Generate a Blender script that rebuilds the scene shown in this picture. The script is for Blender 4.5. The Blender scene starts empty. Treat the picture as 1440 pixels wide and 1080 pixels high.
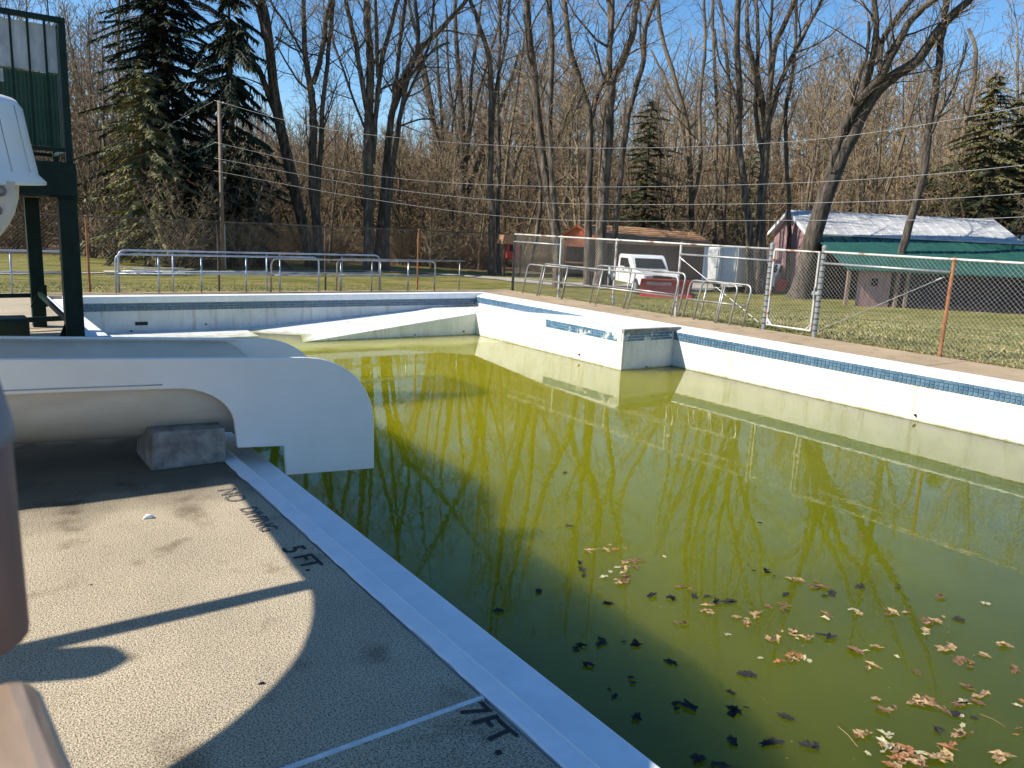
import bpy, math, random
import numpy as np
from mathutils import Vector, Matrix
random.seed(7); np.random.seed(7)
RS = np.random.RandomState(11)
rad = math.radians
sc = bpy.context.scene
col = sc.collection

# ------------------------------------------------------------------ camera
H = 1.75
FPX, YAW, PITCH, ROLL = 1109.315, 0.628051, 0.194680, 0.0476244
def _basis():
    cy, sy = math.cos(YAW), math.sin(YAW); cp, sp = math.cos(PITCH), math.sin(PITCH)
    fwd = np.array([sy*cp, cy*cp, -sp]); right = np.array([cy, -sy, 0.0]); up = np.cross(right, fwd)
    cr, sr = math.cos(ROLL), math.sin(ROLL)
    return cr*right + sr*up, -sr*right + cr*up, fwd
CR, CU, CF = _basis()
camd = bpy.data.cameras.new('camera'); cam = bpy.data.objects.new('camera', camd); col.objects.link(cam)
camd.sensor_width = 36; camd.lens = FPX/1440*36; camd.clip_start = 0.03; camd.clip_end = 2000
cam.matrix_world = Matrix(((CR[0], CU[0], -CF[0], 0), (CR[1], CU[1], -CF[1], 0), (CR[2], CU[2], -CF[2], H), (0, 0, 0, 1)))
camd.dof.use_dof = True; camd.dof.focus_distance = 12.0; camd.dof.aperture_fstop = 9.0
sc.camera = cam

# ------------------------------------------------------------------ light
SUN_AZ, SUN_EL = rad(-22), rad(40)        # heading of the light over the ground, elevation
LD = Vector((math.cos(SUN_AZ)*math.cos(SUN_EL), math.sin(SUN_AZ)*math.cos(SUN_EL), -math.sin(SUN_EL)))
w = bpy.data.worlds.new('World'); sc.world = w; w.use_nodes = True
wn = w.node_tree; bgn = wn.nodes['Background']
sky = wn.nodes.new('ShaderNodeTexSky'); sky.sky_type = 'NISHITA'; sky.sun_disc = False
sky.sun_elevation = SUN_EL; sky.sun_rotation = math.atan2(-LD.x, -LD.y)
sky.altitude = 300; sky.air_density = 1.0; sky.dust_density = 0.0; sky.ozone_density = 3.0
hs = wn.nodes.new('ShaderNodeHueSaturation'); hs.inputs['Saturation'].default_value = 1.22
wn.links.new(sky.outputs[0], hs.inputs['Color']); wn.links.new(hs.outputs[0], bgn.inputs[0]); bgn.inputs[1].default_value = 0.105
sd = bpy.data.lights.new('sun', 'SUN'); sd.energy = 5.0; sd.angle = rad(0.5); sd.color = (1.0, 0.93, 0.82)
so = bpy.data.objects.new('sun', sd); col.objects.link(so); so.rotation_euler = LD.to_track_quat('-Z', 'Y').to_euler()
sc.view_settings.view_transform = 'Standard'; sc.view_settings.look = 'None'
sc.view_settings.exposure = 0.70; sc.view_settings.gamma = 1.0
sc.cycles.use_denoising = True; sc.cycles.max_bounces = 6; sc.cycles.transparent_max_bounces = 6
sc.cycles.diffuse_bounces = 3; sc.cycles.glossy_bounces = 3

# ------------------------------------------------------------------ survey helpers (photo directions -> places in the world)
def ray(x, y): return CF*FPX + CR*(x-720) - CU*(y-540)
C0 = np.array([0, 0, H])
def at_z(x, y, z=0.0):
    d = ray(x, y); return C0 + d*(z-H)/d[2]
def at_d(x, y, D):                       # point at horizontal distance D
    d = ray(x, y); return C0 + d*D/math.hypot(d[0], d[1])
def smooth(a, b, t):
    t = np.clip((t-a)/(b-a), 0, 1); return t*t*(3-2*t)
def gz(x, y):
    d = np.hypot(x, y)
    z = -0.03 - 1.0*smooth(15, 38, d)
    z = z + smooth(72, 160, d)*10 + smooth(150, 320, d)*8
    far = smooth(40, 70, d)
    return z + far*(0.25*np.sin(x*0.11+1)*np.cos(y*0.13)) + smooth(16, 40, d)*0.05*np.sin(x*.35)*np.sin(y*.31)
def on_ground(x, y):
    d = ray(x, y); d = d/math.hypot(d[0], d[1]); t = 10.0
    while t < 200:
        p = C0 + d*t
        if p[2] < gz(p[0], p[1]): return p, t
        t += 0.05
    return p, t

# ------------------------------------------------------------------ object helpers
def tag(o, label=None, cat=None, group=None, kind=None):
    if label: o['label'] = label
    if cat: o['category'] = cat
    if group: o['group'] = group
    if kind: o['kind'] = kind
    return o
def empty(name, loc=(0, 0, 0), rz=0, label=None, cat=None, group=None, kind=None):
    o = bpy.data.objects.new(name, None); col.objects.link(o); o.empty_display_size = .2
    o.location = loc; o.rotation_euler = (0, 0, rz)
    return tag(o, label, cat, group, kind)
def copy_tree(o, parent=None):
    c = o.copy(); col.objects.link(c)
    if parent is not None: c.parent = parent
    for ch in list(o.children): copy_tree(ch, c)
    return c
class MB:
    def __init__(s): s.v = []; s.f = []; s.n = 0
    def add(s, v, f):
        v = np.asarray(v, float).reshape(-1, 3); b = s.n
        s.v.append(v); s.n += len(v)
        s.f.extend([tuple(int(i)+b for i in q) for q in f])
    def box(s, a, b):
        x0, y0, z0 = a; x1, y1, z1 = b
        s.add([(x0,y0,z0),(x1,y0,z0),(x1,y1,z0),(x0,y1,z0),(x0,y0,z1),(x1,y0,z1),(x1,y1,z1),(x0,y1,z1)],
              [(0,3,2,1),(4,5,6,7),(0,1,5,4),(1,2,6,5),(2,3,7,6),(3,0,4,7)])
    def prism(s, poly, d0, d1, axis='y'):        # polygon in the plane across axis, extruded d0..d1
        n = len(poly); V = []
        for d in (d0, d1):
            for (a, b) in poly:
                V.append((a, d, b) if axis == 'y' else (d, a, b) if axis == 'x' else (a, b, d))
        s.add(V, [tuple(range(n))[::-1], tuple(range(n, 2*n))] + [(i, (i+1) % n, n+(i+1) % n, n+i) for i in range(n)])
    def tube(s, pts, r, n=6, caps=True):
        P = np.asarray(pts, float); k = len(P); R = np.broadcast_to(np.asarray(r, float), (k,))
        T = np.empty_like(P); T[1:-1] = P[2:]-P[:-2]; T[0] = P[1]-P[0]; T[-1] = P[-1]-P[-2]
        T /= (np.linalg.norm(T, axis=1)[:, None]+1e-12)
        ref = np.array([0, 0, 1.0]) if abs(T[0][2]) < .9 else np.array([1.0, 0, 0])
        A = np.cross(T, ref); nn = np.linalg.norm(A, axis=1)
        bad = nn < 1e-3
        if bad.any(): A[bad] = np.cross(T[bad], [0, 1.0, 0.01]); nn = np.linalg.norm(A, axis=1)
        A /= nn[:, None]
        for i in range(1, k):                     # keep the frame from twisting
            a = A[i-1]-T[i]*np.dot(A[i-1], T[i]); l = np.linalg.norm(a)
            if l > 1e-6: A[i] = a/l
        B = np.cross(T, A); th = np.arange(n)*2*math.pi/n
        V = P[:, None, :] + R[:, None, None]*(np.cos(th)[None, :, None]*A[:, None, :] + np.sin(th)[None, :, None]*B[:, None, :])
        b = s.n; s.v.append(V.reshape(-1, 3)); s.n += k*n
        F = s.f
        for i in range(k-1):
            o = b+i*n
            for j in range(n):
                j2 = (j+1) % n
                F.append((o+j, o+j2, o+n+j2, o+n+j))
        if caps:
            F.append(tuple(range(b, b+n))[::-1]); F.append(tuple(range(b+(k-1)*n, b+k*n)))
    def bar(s, a, b, r, n=6): s.tube([a, b], r, n)
    def beam(s, a, b, wx, wz):                    # rectangular bar between two points
        a = np.array(a, float); b = np.array(b, float); t = b-a; t /= np.linalg.norm(t)
        up = np.array([0, 0, 1.0]) if abs(t[2]) < .95 else np.array([0, 1.0, 0])
        x = np.cross(t, up); x /= np.linalg.norm(x); y = np.cross(x, t)
        V = [p + sx*wx/2*x + sy*wz/2*y for p in (a, b) for sx, sy in ((-1,-1),(1,-1),(1,1),(-1,1))]
        s.add(V, [(0,1,2,3)[::-1],(4,5,6,7),(0,1,5,4),(1,2,6,5),(2,3,7,6),(3,0,4,7)])
    def mesh(s, name):
        me = bpy.data.meshes.new(name)
        V = np.concatenate(s.v) if s.v else np.zeros((0, 3))
        me.from_pydata(V.tolist(), [], s.f); me.update(); return me
    def build(s, name, m, parent=None, bevel=0, smooth_=False, loc=None, kind=None, label=None, seg=2):
        me = s.mesh(name); me.materials.append(m)
        if smooth_: me.polygons.foreach_set('use_smooth', [True]*len(me.polygons))
        o = bpy.data.objects.new(name, me); col.objects.link(o)
        if parent is not None: o.parent = parent
        if loc is not None: o.location = loc
        if kind: o['kind'] = kind
        if label: o['label'] = label
        if bevel:
            md = o.modifiers.new('bevel', 'BEVEL'); md.width = bevel; md.segments = seg; md.limit_method = 'ANGLE'; md.angle_limit = rad(35)
        return o
def box(name, a, b, m, parent=None, bevel=0, **k):
    q = MB(); q.box(a, b); return q.build(name, m, parent, bevel, **k)
def inst(name, me, m, parent=None, loc=(0, 0, 0), rot=(0, 0, 0), scale=(1, 1, 1)):
    o = bpy.data.objects.new(name, me); col.objects.link(o)
    if m and not me.materials: me.materials.append(m)
    if parent is not None: o.parent = parent
    o.location = loc; o.rotation_euler = rot; o.scale = scale; return o

# ------------------------------------------------------------------ materials
def newmat(name):
    m = bpy.data.materials.new(name); m.use_nodes = True; nt = m.node_tree
    return m, nt, nt.nodes['Principled BSDF']
def mat(name, c1, c2=None, scale=4, rough=.7, metal=0, bump=0, bscale=None, detail=4, c3=None, lo=.35, hi=.65, stretch=None, spec=.5, bdist=.01, island=0, coat=0):
    m, nt, b = newmat(name); N = nt.nodes; L = nt.links
    b.inputs['Roughness'].default_value = rough; b.inputs['Metallic'].default_value = metal
    b.inputs['Specular IOR Level'].default_value = spec
    if coat: b.inputs['Coat Weight'].default_value = coat
    tc = N.new('ShaderNodeTexCoord'); src = tc.outputs['Object']
    if stretch:
        mp = N.new('ShaderNodeMapping'); mp.inputs['Scale'].default_value = stretch; L.new(src, mp.inputs[0]); src = mp.outputs[0]
    if c2 is None: b.inputs['Base Color'].default_value = (*c1, 1); outc = None
    else:
        n = N.new('ShaderNodeTexNoise'); n.inputs['Scale'].default_value = scale; n.inputs['Detail'].default_value = detail; n.inputs['Roughness'].default_value = .62
        L.new(src, n.inputs['Vector'])
        r = N.new('ShaderNodeValToRGB'); r.color_ramp.elements[0].position = lo; r.color_ramp.elements[1].position = hi
        r.color_ramp.elements[0].color = (*c1, 1); r.color_ramp.elements[1].color = (*c2, 1)
        if c3: e = r.color_ramp.elements.new((lo+hi)/2); e.color = (*c3, 1)
        L.new(n.outputs['Fac'], r.inputs[0]); outc = r.outputs[0]
        if island:
            g = N.new('ShaderNodeNewGeometry'); h = N.new('ShaderNodeHueSaturation'); mr = N.new('ShaderNodeMapRange')
            mr.inputs['To Min'].default_value = 1-island; mr.inputs['To Max'].default_value = 1+island
            L.new(g.outputs['Random Per Island'], mr.inputs[0]); L.new(mr.outputs[0], h.inputs['Value']); L.new(outc, h.inputs['Color']); outc = h.outputs[0]
        L.new(outc, b.inputs['Base Color'])
    if bump:
        n2 = N.new('ShaderNodeTexNoise'); n2.inputs['Scale'].default_value = bscale or scale*3; n2.inputs['Detail'].default_value = 5
        L.new(src, n2.inputs['Vector']); bp = N.new('ShaderNodeBump'); bp.inputs['Strength'].default_value = bump; bp.inputs['Distance'].default_value = bdist
        L.new(n2.outputs['Fac'], bp.inputs['Height']); L.new(bp.outputs[0], b.inputs['Normal'])
    return m
M = {}
M['paint'] = mat('white_pool_paint', (.56, .57, .55), (.70, .70, .67), scale=2.2, rough=.55, bump=.25, bscale=30, bdist=.004, lo=.3, hi=.6)
def stain_paint():
    m = M['paint']; nt = m.node_tree; N = nt.nodes; L = nt.links; b = N['Principled BSDF']; src = b.inputs['Base Color'].links[0].from_socket
    tc = N.new('ShaderNodeTexCoord'); mp = N.new('ShaderNodeMapping'); mp.inputs['Scale'].default_value = (5, 5, .55); L.new(tc.outputs['Object'], mp.inputs[0])
    n = N.new('ShaderNodeTexNoise'); n.inputs['Scale'].default_value = 1.4; n.inputs['Detail'].default_value = 7; n.inputs['Roughness'].default_value = .7; L.new(mp.outputs[0], n.inputs[0])
    r = N.new('ShaderNodeValToRGB'); r.color_ramp.elements[0].position = .30; r.color_ramp.elements[0].color = (.66, .63, .54, 1); r.color_ramp.elements[1].position = .47; r.color_ramp.elements[1].color = (1, 1, 1, 1); L.new(n.outputs[0], r.inputs[0])
    # dried scum line left just above the present water level
    sp = N.new('ShaderNodeSeparateXYZ'); L.new(tc.outputs['Object'], sp.inputs[0])
    n2 = N.new('ShaderNodeTexNoise'); n2.inputs['Scale'].default_value = 6; n2.inputs['Detail'].default_value = 5; L.new(tc.outputs['Object'], n2.inputs[0])
    ad = N.new('ShaderNodeMath'); ad.operation = 'MULTIPLY_ADD'; ad.inputs[1].default_value = -.05; L.new(n2.outputs[0], ad.inputs[0]); L.new(sp.outputs['Z'], ad.inputs[2])
    mr = N.new('ShaderNodeMapRange'); mr.inputs['From Min'].default_value = -.80; mr.inputs['From Max'].default_value = -.765; L.new(ad.outputs[0], mr.inputs[0])
    r2 = N.new('ShaderNodeValToRGB'); r2.color_ramp.elements[0].color = (.50, .50, .22, 1); r2.color_ramp.elements[1].color = (1, 1, 1, 1); L.new(mr.outputs[0], r2.inputs[0])
    a = N.new('ShaderNodeMix'); a.data_type = 'RGBA'; a.blend_type = 'MULTIPLY'; a.inputs[0].default_value = 1; L.new(src, a.inputs[6]); L.new(r.outputs[0], a.inputs[7])
    c = N.new('ShaderNodeMix'); c.data_type = 'RGBA'; c.blend_type = 'MULTIPLY'; c.inputs[0].default_value = 1; L.new(a.outputs[2], c.inputs[6]); L.new(r2.outputs[0], c.inputs[7]); L.new(c.outputs[2], b.inputs['Base Color'])
stain_paint()
M['coping'] = mat('white_coping_paint', (.76, .78, .80), (.86, .87, .88), scale=5, rough=.5, bump=.3, bscale=60, bdist=.003)
M['frp'] = mat('white_fibreglass', (.80, .78, .74), (.88, .865, .83), scale=1.2, rough=.32, lo=.3, hi=.6, coat=.1, bump=.05, bscale=4)
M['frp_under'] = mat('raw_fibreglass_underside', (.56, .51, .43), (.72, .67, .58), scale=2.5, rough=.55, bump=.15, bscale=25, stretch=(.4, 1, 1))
M['ribdirt'] = mat('grimy_moulding_line', (.30, .30, .29), (.5, .5, .49), scale=3, rough=.6)
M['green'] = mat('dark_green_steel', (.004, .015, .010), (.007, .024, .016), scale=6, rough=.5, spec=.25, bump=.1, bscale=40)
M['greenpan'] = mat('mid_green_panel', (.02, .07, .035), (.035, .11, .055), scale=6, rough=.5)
M['whitepan'] = mat('weathered_white_panel', (.42, .43, .42), (.62, .63, .62), scale=7, rough=.6, stretch=(1, 1, .4))
M['steel'] = mat('galvanised_steel', (.26, .27, .27), (.42, .43, .42), scale=9, rough=.45, metal=.55, lo=.3, hi=.7)
M['railsteel'] = mat('brushed_rail_tube', (.22, .21, .19), (.42, .41, .38), scale=5, rough=.38, metal=.5)
M['rust'] = mat('rusty_steel', (.20, .075, .03), (.34, .16, .07), scale=9, rough=.85, c3=(.28, .11, .045), bump=.3, bscale=50)
M['rustgal'] = mat('rust_spotted_galvanised', (.25, .12, .06), (.55, .54, .50), scale=3.2, rough=.6, metal=.3, lo=.36, hi=.48)
M['wire'] = mat('chain_link_wire', (.34, .34, .32), (.50, .49, .46), scale=3, rough=.5, metal=.5)
M['wirerust'] = mat('aged_chain_link_wire', (.045, .038, .03), (.10, .085, .07), scale=1, rough=.6, metal=.3)
M['block'] = mat('grey_concrete_block', (.16, .15, .14), (.34, .32, .29), scale=9, rough=.9, bump=.6, bscale=45, bdist=.006)
M['bark'] = mat('grey_brown_bark', (.028, .021, .015), (.185, .15, .115), scale=2.2, rough=.95, bump=.7, bscale=7, bdist=.03, stretch=(3, 3, .7), c3=(.085, .066, .048))
M['barkd'] = mat('dark_bark', (.022, .017, .013), (.12, .097, .075), scale=2.5, rough=.95, bump=.7, bscale=7, bdist=.03, stretch=(3, 3, .7))
M['twig'] = mat('brown_twigs', (.13, .092, .048), (.34, .245, .14), scale=.25, rough=.9, detail=2)
M['farbark'] = mat('woodland_bark', (.055, .042, .026), (.23, .175, .11), scale=.35, rough=.95, detail=3)
M['needle'] = mat('spruce_needles', (.012, .022, .012), (.032, .052, .022), scale=.8, rough=.7, island=.35)
M['needle_y'] = mat('yellow_green_needles', (.12, .13, .045), (.24, .22, .09), scale=.5, rough=.7, island=.35)
M['needle_g'] = mat('pine_green_needles', (.05, .075, .028), (.10, .125, .045), scale=.6, rough=.7, island=.35)
M['roofwhite'] = mat('white_metal_roof', (.36, .36, .355), (.56, .56, .55), scale=1.5, rough=.5, stretch=(1, 4, 1), bump=.1)
M['roofgreen'] = mat('green_sheet_roof', (.012, .062, .045), (.022, .10, .072), scale=1.3, rough=.5, stretch=(1, 3, 1))
M['roofbrown'] = mat('brown_shingle_roof', (.28, .14, .065), (.46, .27, .14), scale=3, rough=.9, bump=.4)
M['pink'] = mat('faded_red_board', (.27, .14, .135), (.40, .25, .235), scale=3, rough=.8, stretch=(4, 4, .5))
M['darkwall'] = mat('dark_plum_siding', (.022, .016, .022), (.045, .034, .042), scale=4, rough=.8)
M['maroon'] = mat('dark_brown_siding', (.05, .026, .022), (.085, .045, .036), scale=4, rough=.85)
M['orange'] = mat('orange_red_board', (.55, .13, .05), (.68, .19, .08), scale=4, rough=.7)
M['redpaint'] = mat('red_enamel', (.35, .02, .02), (.48, .04, .035), scale=4, rough=.45)
M['whitetrim'] = mat('white_trim', (.72, .72, .7))
M['carwhite'] = mat('white_car_paint', (.70, .71, .70), (.76, .76, .75), scale=3, rough=.25, coat=.5)
M['cargrey'] = mat('silver_trailer_skin', (.50, .50, .48), (.60, .60, .58), scale=3, rough=.45, metal=.05)
M['glass'] = mat('dark_window_glass', (.008, .010, .012), rough=.12, spec=.3)
M['tyre'] = mat('black_rubber', (.02, .02, .02), (.035, .035, .033), scale=10, rough=.85)
M['black'] = mat('black_paint', (.012, .012, .014), (.025, .025, .028), scale=30, rough=.8)
M['fadedblack'] = mat('faded_black_lettering', (.03, .03, .03), (.22, .20, .17), scale=60, rough=.9, lo=.45, hi=.6)
M['stripe'] = mat('white_line_paint', (.55, .58, .6), (.75, .77, .78), scale=20, rough=.7)
M['pole'] = mat('weathered_pole_wood', (.15, .10, .07), (.30, .22, .16), scale=4, rough=.9, stretch=(4, 4, .4), bump=.3)
M['cable'] = mat('pale_cable', (.36, .36, .36))
M['pallet'] = mat('bleached_lumber', (.52, .44, .32), (.72, .64, .5), scale=5, rough=.85, stretch=(.5, 4, 4))
M['gravel'] = mat('pale_gravel', (.24, .22, .19), (.42, .39, .34), scale=6, rough=.95, bump=.4)
M['litter'] = mat('fallen_leaf_litter', (.10, .06, .03), (.30, .20, .11), scale=1.3, rough=.9, island=.4)
M['post_paint'] = mat('brownish_pink_painted_wood', (.15, .095, .09), (.26, .165, .155), scale=5, rough=.6, stretch=(2, 2, .5), bump=.2)
M['ledge'] = mat('varnished_pale_wood', (.26, .18, .12), (.50, .40, .29), scale=7, rough=.35, stretch=(1, .3, 3), bump=.3, coat=.4)
M['capgrey'] = mat('blue_grey_cap', (.10, .12, .18), (.22, .24, .30), scale=6, rough=.5)

def concrete_mat(name, tan, dark, agg=230):
    m, nt, b = newmat(name); N = nt.nodes; L = nt.links; b.inputs['Roughness'].default_value = .92
    b.inputs['Specular IOR Level'].default_value = .25
    tc = N.new('ShaderNodeTexCoord')
    big = N.new('ShaderNodeTexNoise'); big.inputs['Scale'].default_value = .9; big.inputs['Detail'].default_value = 6; big.inputs['Roughness'].default_value = .65
    L.new(tc.outputs['Object'], big.inputs[0])
    fine = N.new('ShaderNodeTexNoise'); fine.inputs['Scale'].default_value = agg*.62; fine.inputs['Detail'].default_value = 3; fine.inputs['Roughness'].default_value = .7
    L.new(tc.outputs['Object'], fine.inputs[0])
    vor = N.new('ShaderNodeTexVoronoi'); vor.inputs['Scale'].default_value = agg*.8; L.new(tc.outputs['Object'], vor.inputs[0])
    r1 = N.new('ShaderNodeValToRGB'); r1.color_ramp.elements[0].position = .3; r1.color_ramp.elements[1].position = .68
    r1.color_ramp.elements[0].color = (*[c*.72 for c in tan], 1); r1.color_ramp.elements[1].color = (*tan, 1); L.new(big.outputs[0], r1.inputs[0])
    r2 = N.new('ShaderNodeValToRGB'); r2.color_ramp.elements[0].position = .40; r2.color_ramp.elements[1].position = .54
    r2.color_ramp.elements[0].color = (*dark, 1); r2.color_ramp.elements[1].color = (1.0, .98, .95, 1); L.new(fine.outputs[0], r2.inputs[0])
    mx = N.new('ShaderNodeMix'); mx.data_type = 'RGBA'; mx.blend_type = 'MULTIPLY'; mx.inputs[0].default_value = .9
    L.new(r1.outputs[0], mx.inputs[6]); L.new(r2.outputs[0], mx.inputs[7])
    # scattered dark stains
    st = N.new('ShaderNodeTexNoise'); st.inputs['Scale'].default_value = 3.1; st.inputs['Detail'].default_value = 8; L.new(tc.outputs['Object'], st.inputs[0])
    r3 = N.new('ShaderNodeValToRGB'); r3.color_ramp.elements[0].position = .3; r3.color_ramp.elements[1].position = .42
    r3.color_ramp.elements[0].color = (.6, .57, .53, 1); r3.color_ramp.elements[1].color = (1, 1, 1, 1); L.new(st.outputs[0], r3.inputs[0])
    mx2 = N.new('ShaderNodeMix'); mx2.data_type = 'RGBA'; mx2.blend_type = 'MULTIPLY'; mx2.inputs[0].default_value = 1
    L.new(mx.outputs[2], mx2.inputs[6]); L.new(r3.outputs[0], mx2.inputs[7])
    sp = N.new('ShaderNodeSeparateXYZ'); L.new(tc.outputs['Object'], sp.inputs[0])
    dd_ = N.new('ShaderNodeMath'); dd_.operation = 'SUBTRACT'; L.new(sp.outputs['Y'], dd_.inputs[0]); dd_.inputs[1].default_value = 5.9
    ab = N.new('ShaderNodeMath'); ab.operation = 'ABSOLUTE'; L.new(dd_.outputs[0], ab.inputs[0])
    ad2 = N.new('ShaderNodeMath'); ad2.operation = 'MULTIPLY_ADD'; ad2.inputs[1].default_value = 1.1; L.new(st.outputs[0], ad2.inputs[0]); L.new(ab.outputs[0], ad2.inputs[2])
    dm = N.new('ShaderNodeMapRange'); dm.inputs['From Min'].default_value = 1.15; dm.inputs['From Max'].default_value = 1.75; dm.inputs['To Min'].default_value = .36; dm.inputs['To Max'].default_value = 1; L.new(ad2.outputs[0], dm.inputs[0])  # band under the slide: drip dirt, plus shade darkening put into the colour
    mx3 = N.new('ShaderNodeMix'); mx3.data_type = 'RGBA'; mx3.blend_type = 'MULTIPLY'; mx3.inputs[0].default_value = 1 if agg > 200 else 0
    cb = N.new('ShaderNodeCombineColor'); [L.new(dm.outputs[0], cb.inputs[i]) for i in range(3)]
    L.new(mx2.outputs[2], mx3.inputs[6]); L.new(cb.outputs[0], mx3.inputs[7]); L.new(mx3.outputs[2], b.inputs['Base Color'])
    ad = N.new('ShaderNodeMath'); ad.operation = 'ADD'; L.new(vor.outputs['Distance'], ad.inputs[0]); L.new(fine.outputs[0], ad.inputs[1])
    bp = N.new('ShaderNodeBump'); bp.inputs['Strength'].default_value = .8; bp.inputs['Distance'].default_value = .003
    L.new(ad.outputs[0], bp.inputs['Height']); L.new(bp.outputs[0], b.inputs['Normal'])
    return m
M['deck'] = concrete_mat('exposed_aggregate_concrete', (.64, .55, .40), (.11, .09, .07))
M['deckfar'] = concrete_mat('tan_deck_concrete', (.46, .36, .24), (.70, .66, .6), agg=160)

def tile_mat(name, a, b_, white=None):
    m, nt, b = newmat(name); N = nt.nodes; L = nt.links; b.inputs['Roughness'].default_value = .28
    g = N.new('ShaderNodeNewGeometry'); r = N.new('ShaderNodeValToRGB')
    r.color_ramp.elements[0].color = (*a, 1); r.color_ramp.elements[1].color = (*b_, 1)
    L.new(g.outputs['Random Per Island'], r.inputs[0]); out = r.outputs[0]
    if white is not None:                                   # old paint overspray covering part of the tiles
        tc = N.new('ShaderNodeTexCoord'); n = N.new('ShaderNodeTexNoise'); n.inputs['Scale'].default_value = 3.5; n.inputs['Detail'].default_value = 8; n.inputs['Roughness'].default_value = .75
        L.new(tc.outputs['Object'], n.inputs[0])
        r2 = N.new('ShaderNodeValToRGB'); r2.color_ramp.elements[0].position = .545; r2.color_ramp.elements[1].position = .60; L.new(n.outputs[0], r2.inputs[0])
        mx = N.new('ShaderNodeMix'); mx.data_type = 'RGBA'; L.new(r2.outputs[0], mx.inputs[0]); L.new(out, mx.inputs[6]); mx.inputs[7].default_value = (.62, .63, .6, 1); out = mx.outputs[2]
    L.new(out, b.inputs['Base Color']); return m
M['tile'] = tile_mat('blue_mosaic_tile', (.06, .125, .20), (.11, .20, .285))
M['tileworn'] = tile_mat('paint_splashed_blue_tile', (.05, .13, .22), (.10, .22, .34), white=.0)

def water_mat():
    m, nt, b = newmat('green_algae_water'); N = nt.nodes; L = nt.links
    b.inputs['Roughness'].default_value = .015; b.inputs['IOR'].default_value = 1.33
    tc = N.new('ShaderNodeTexCoord'); sp = N.new('ShaderNodeSeparateXYZ'); L.new(tc.outputs['Object'], sp.inputs[0])
    # algae thickens with distance from the deep end (y 0..17 m)
    nz = N.new('ShaderNodeTexNoise'); nz.inputs['Scale'].default_value = .55; nz.inputs['Detail'].default_value = 3; L.new(tc.outputs['Object'], nz.inputs[0])
    mr = N.new('ShaderNodeMapRange'); mr.inputs['From Min'].default_value = 1.5; mr.inputs['From Max'].default_value = 13
    a1 = N.new('ShaderNodeMath'); a1.operation = 'MULTIPLY_ADD'; a1.inputs[1].default_value = 3.5; L.new(nz.outputs[0], a1.inputs[0]); L.new(sp.outputs['Y'], a1.inputs[2])
    L.new(a1.outputs[0], mr.inputs[0])
    r = N.new('ShaderNodeValToRGB'); e = r.color_ramp.elements
    e[0].position = 0; e[0].color = (.022, .038, .005, 1); e[1].position = 1; e[1].color = (.25, .235, .004, 1)
    q = e.new(.45); q.color = (.135, .145, .004, 1)
    L.new(mr.outputs[0], r.inputs[0])
    # pale yellow scum on the shallow shelf in front of the ramp
    y2 = N.new('ShaderNodeMapRange'); y2.inputs['From Min'].default_value = 14.9; y2.inputs['From Max'].default_value = 15.4
    n3 = N.new('ShaderNodeTexNoise'); n3.inputs['Scale'].default_value = 1.2; n3.inputs['Detail'].default_value = 6; L.new(tc.outputs['Object'], n3.inputs[0])
    a2 = N.new('ShaderNodeMath'); a2.operation = 'MULTIPLY_ADD'; a2.inputs[1].default_value = 1.2; L.new(n3.outputs[0], a2.inputs[0]); L.new(sp.outputs['Y'], a2.inputs[2])
    L.new(a2.outputs[0], y2.inputs[0])
    mx = N.new('ShaderNodeMix'); mx.data_type = 'RGBA'; L.new(y2.outputs[0], mx.inputs[0]); L.new(r.outputs[0], mx.inputs[6]); mx.inputs[7].default_value = (.48, .48, .11, 1)
    L.new(mx.outputs[2], b.inputs['Base Color'])
    b.inputs['Subsurface Weight'].default_value = 1.0; b.inputs['Subsurface Radius'].default_value = (.8, 1.0, .4); b.inputs['Subsurface Scale'].default_value = 7.0
    mp = N.new('ShaderNodeMapping'); mp.inputs['Scale'].default_value = (1, 1, 1); L.new(tc.outputs['Object'], mp.inputs[0])
    w1 = N.new('ShaderNodeTexNoise'); w1.inputs['Scale'].default_value = 9; w1.inputs['Detail'].default_value = 2.0; L.new(mp.outputs[0], w1.inputs[0])
    bp = N.new('ShaderNodeBump'); bp.inputs['Strength'].default_value = 1.0; bp.inputs['Distance'].default_value = .00045
    L.new(w1.outputs[0], bp.inputs['Height']); L.new(bp.outputs[0], b.inputs['Normal'])
    return m
M['water'] = water_mat()

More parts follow.
